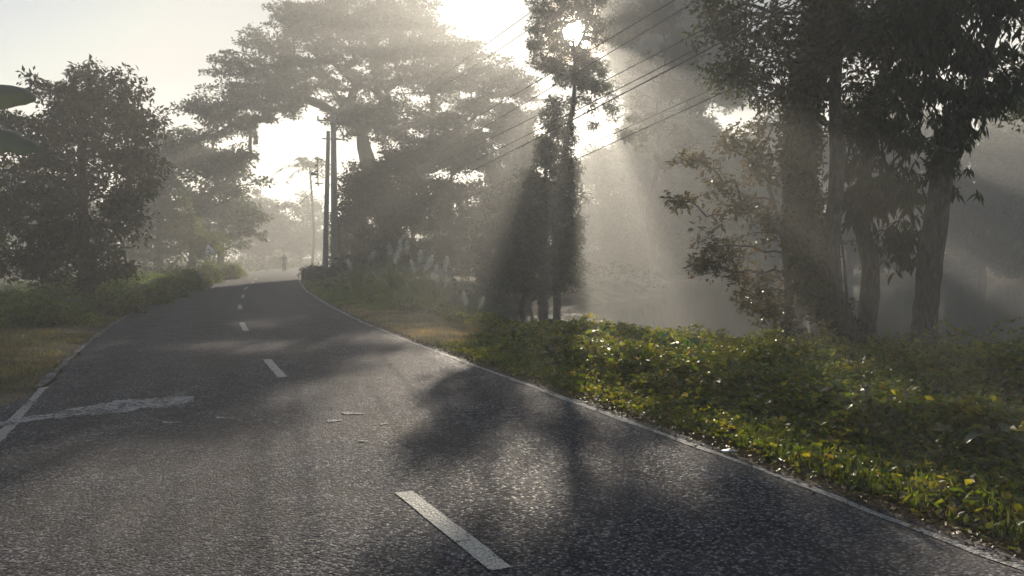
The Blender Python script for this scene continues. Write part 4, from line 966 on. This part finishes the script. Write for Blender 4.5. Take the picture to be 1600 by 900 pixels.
# kans grass clumps with plumes
def kans(loc, n, H, plumes, label):
    rt = root('plume_grass', loc, label, 'grass clump', 'tall grass clumps with white seed plumes')
    az = R.uniform(0, 2*PI, n); ln = R.uniform(.1, .8, n); h = H*R.uniform(.45, .95, n); r0 = R.uniform(0, .35, n); o = np.c_[np.cos(az), np.sin(az)]
    t = np.linspace(0, 1, 6); P = np.stack([np.c_[o*(r0+ln*h*.75*tv**1.9)[:, None], h*(tv-.42*ln*tv**3)] for tv in t], 1)
    w = .012*(1-t**2*.9)[None, :, None]; sx = np.c_[-o[:, 1], o[:, 0], np.zeros(n)][:, None]*w
    V = np.stack([P-sx, P+sx], 2).reshape(-1, 3); b_ = np.arange(n)[:, None]*12; F_ = np.concatenate([b_+[2*i, 2*i+1, 2*i+3, 2*i+2] for i in range(5)])
    mesh_np('blades', V, F_, M['weed_left'], False, rt)
    for (dx, dz, lean) in plumes:
        b0 = np.array([dx*.3, R.normal()*.15, 0]); tp_ = np.array([dx, R.normal()*.2, dz]); t = np.linspace(0, 1, 8)[:, None]; stt = b0*(1-t)+tp_*t
        addparts('stem', [tube(stt, .006, 5)], M['lawn'], rt)
        m_ = 420; tt = R.uniform(0, 1, m_); dirp = unit(np.array([[lean, 0, 1.]]))[0]; c = tp_+np.outer(tt*.42, dirp)-dirp*.08
        P = c+R.normal(size=(m_, 3))*(.05*np.sin(tt*PI*.9+.2))[:, None]; D = unit(R.normal(size=(m_, 3))*.6+dirp*.9)
        V, Fx = leaf_mesh(P, D, rdir(m_), .075, .008+.005*R.uniform(size=m_)); mesh_np('plume', V, Fx, M['plume'], False, rt)
for (u, Y0, n, H, pl_, lb) in [
    (615, 27, 220, 1.9, [(-.15, 1.75, -.1), (.2, 1.85, 0), (.45, 1.8, .1), (.1, 1.45, .3)], 'grass clump with the three tallest upright plumes'),
    (655, 25.5, 240, 1.7, [(.0, 1.6, .1), (.2, 1.35, .5), (-.2, 1.3, -.3), (.35, 1.45, .3)], 'grass clump with ragged plumes in the middle of the row'),
    (680, 24.5, 200, 1.6, [(.1, 1.2, .6), (.3, 1.0, .7), (.0, 1.3, .3), (.3, 1.55, .2)], 'grass clump with drooping plumes at the right of the row'),
    (560, 30, 200, 1.6, [(-.3, 1.1, -.4), (.45, 1.5, .9)], 'grass clump at the left of the row with few plumes'),
    (715, 23.5, 140, 1.2, [(.25, .75, -.2)], 'low grass clump with one plume close to the water'),
    (735, 25.5, 110, 1.7, [(.3, .9, .4)], 'arching grass clump overhanging the pond')]:
    kans(base_at(u, Y0), n, H, pl_, lb)
# paper scrap
q = gnd(1137, 712); V = np.array([(-.05, -.02, .0), (.04, -.03, .012), (.06, .015, .0), (.01, .03, .016), (-.05, .022, .004)]); V2 = np.r_[V*[1.2, 1.2, 1], V*[1.2, 1.2, 1]+[0, 0, .003]]
o = mesh_np('paper_scrap', V2, [np.array([[4, 3, 2, 1, 0]]), np.array([[5, 6, 7, 8, 9]]), np.array([[i, (i+1) % 5, 5+(i+1) % 5, 5+i] for i in range(5)])], M['scrap'])
o.location = (q[0]+.03, q[1]+.05, .02); tag(o, 'small crumpled white scrap beside the right edge line', 'litter')

# ================================================================== haze, sun, sky
hz = bpy.data.meshes.new('haze')
V, fl = boxp((0, 150, 11.5), (790, 560, 30)); hz.from_pydata([tuple(v) for v in V], [], [tuple(f) for f in fl[0]])
ho = bpy.data.objects.new('haze', hz); link(ho); tag(ho, kind='stuff')
m, nt, out = newmat('haze')
pv = N(nt, 'ShaderNodeVolumePrincipled', inp={'Color': (.94, .95, .94, 1), 'Density': 0.0050, 'Anisotropy': .50})
nt.links.new(pv.outputs[0], out.inputs['Volume']); hz.materials.append(m)

el = math.asin(SD[2]); az = math.atan2(SD[0], SD[1])
sl = bpy.data.lights.new('sun', 'SUN'); sl.energy = 5.0; sl.angle = math.radians(.4); sl.color = (1, .87, .70)
so = bpy.data.objects.new('sun', sl); link(so); so.rotation_euler = Vector(SD).to_track_quat('Z', 'Y').to_euler(); so.location = (5, -10, 30)
w = bpy.data.worlds.new('World'); S.world = w; w.use_nodes = True; nt = w.node_tree; nt.nodes.clear()
out = nt.nodes.new('ShaderNodeOutputWorld'); bg = nt.nodes.new('ShaderNodeBackground'); sky = nt.nodes.new('ShaderNodeTexSky')
sky.sky_type = 'NISHITA'; sky.sun_disc = False; sky.sun_elevation = el; sky.sun_rotation = az; sky.dust_density = 1.0; sky.air_density = 1.0; sky.ozone_density = 1.0
bg.inputs[1].default_value = .05
# the sun's own disc and the close aureole of a dusty sky, added to the sky light
tc = nt.nodes.new('ShaderNodeTexCoord'); dt = N(nt, 'ShaderNodeVectorMath', operation='DOT_PRODUCT'); nt.links.new(tc.outputs['Generated'], dt.inputs[0]); dt.inputs[1].default_value = tuple(SD)
ac = N(nt, 'ShaderNodeMath', operation='ARCCOSINE'); nt.links.new(dt.outputs['Value'], ac.inputs[0])
mr = N(nt, 'ShaderNodeMapRange', interpolation_type='SMOOTHSTEP', inp={1: math.radians(1.5), 2: math.radians(.5), 3: 0., 4: 50.}); nt.links.new(ac.outputs[0], mr.inputs[0])
em = N(nt, 'ShaderNodeBackground', inp={0: (1, .86, .62, 1)}); nt.links.new(mr.outputs[0], em.inputs[1])
mr2 = N(nt, 'ShaderNodeMapRange', interpolation_type='SMOOTHERSTEP', inp={1: math.radians(3.5), 2: math.radians(.8), 3: 0., 4: 1.0}); nt.links.new(ac.outputs[0], mr2.inputs[0])
em2 = N(nt, 'ShaderNodeBackground', inp={0: (1, .62, .30, 1)}); nt.links.new(mr2.outputs[0], em2.inputs[1])
ad0 = nt.nodes.new('ShaderNodeAddShader'); nt.links.new(em.outputs[0], ad0.inputs[0]); nt.links.new(em2.outputs[0], ad0.inputs[1]); em = ad0
ads = nt.nodes.new('ShaderNodeAddShader'); cap = N(nt, 'ShaderNodeVectorMath', operation='MINIMUM'); nt.links.new(sky.outputs[0], cap.inputs[0]); cap.inputs[1].default_value = (6.2, 6.3, 6.2); nt.links.new(cap.outputs[0], bg.inputs[0]); nt.links.new(bg.outputs[0], ads.inputs[0]); nt.links.new(em.outputs[0], ads.inputs[1]); nt.links.new(ads.outputs[0], out.inputs[0])

S.render.engine = 'CYCLES'
cy = S.cycles
cy.use_denoising = True
try: cy.denoiser = 'OPENIMAGEDENOISE'
except Exception: pass
cy.max_bounces = 6; cy.diffuse_bounces = 3; cy.glossy_bounces = 2; cy.transmission_bounces = 3; cy.volume_bounces = 1; cy.transparent_max_bounces = 4
cy.caustics_reflective = False; cy.caustics_refractive = False; cy.sample_clamp_indirect = 4.0; cy.sample_clamp_direct = 0
cy.use_adaptive_sampling = False
S.view_settings.view_transform = 'Standard'; S.view_settings.look = 'None'; S.view_settings.gamma = 1; S.view_settings.use_curve_mapping = False
S.view_settings.exposure = 0.98
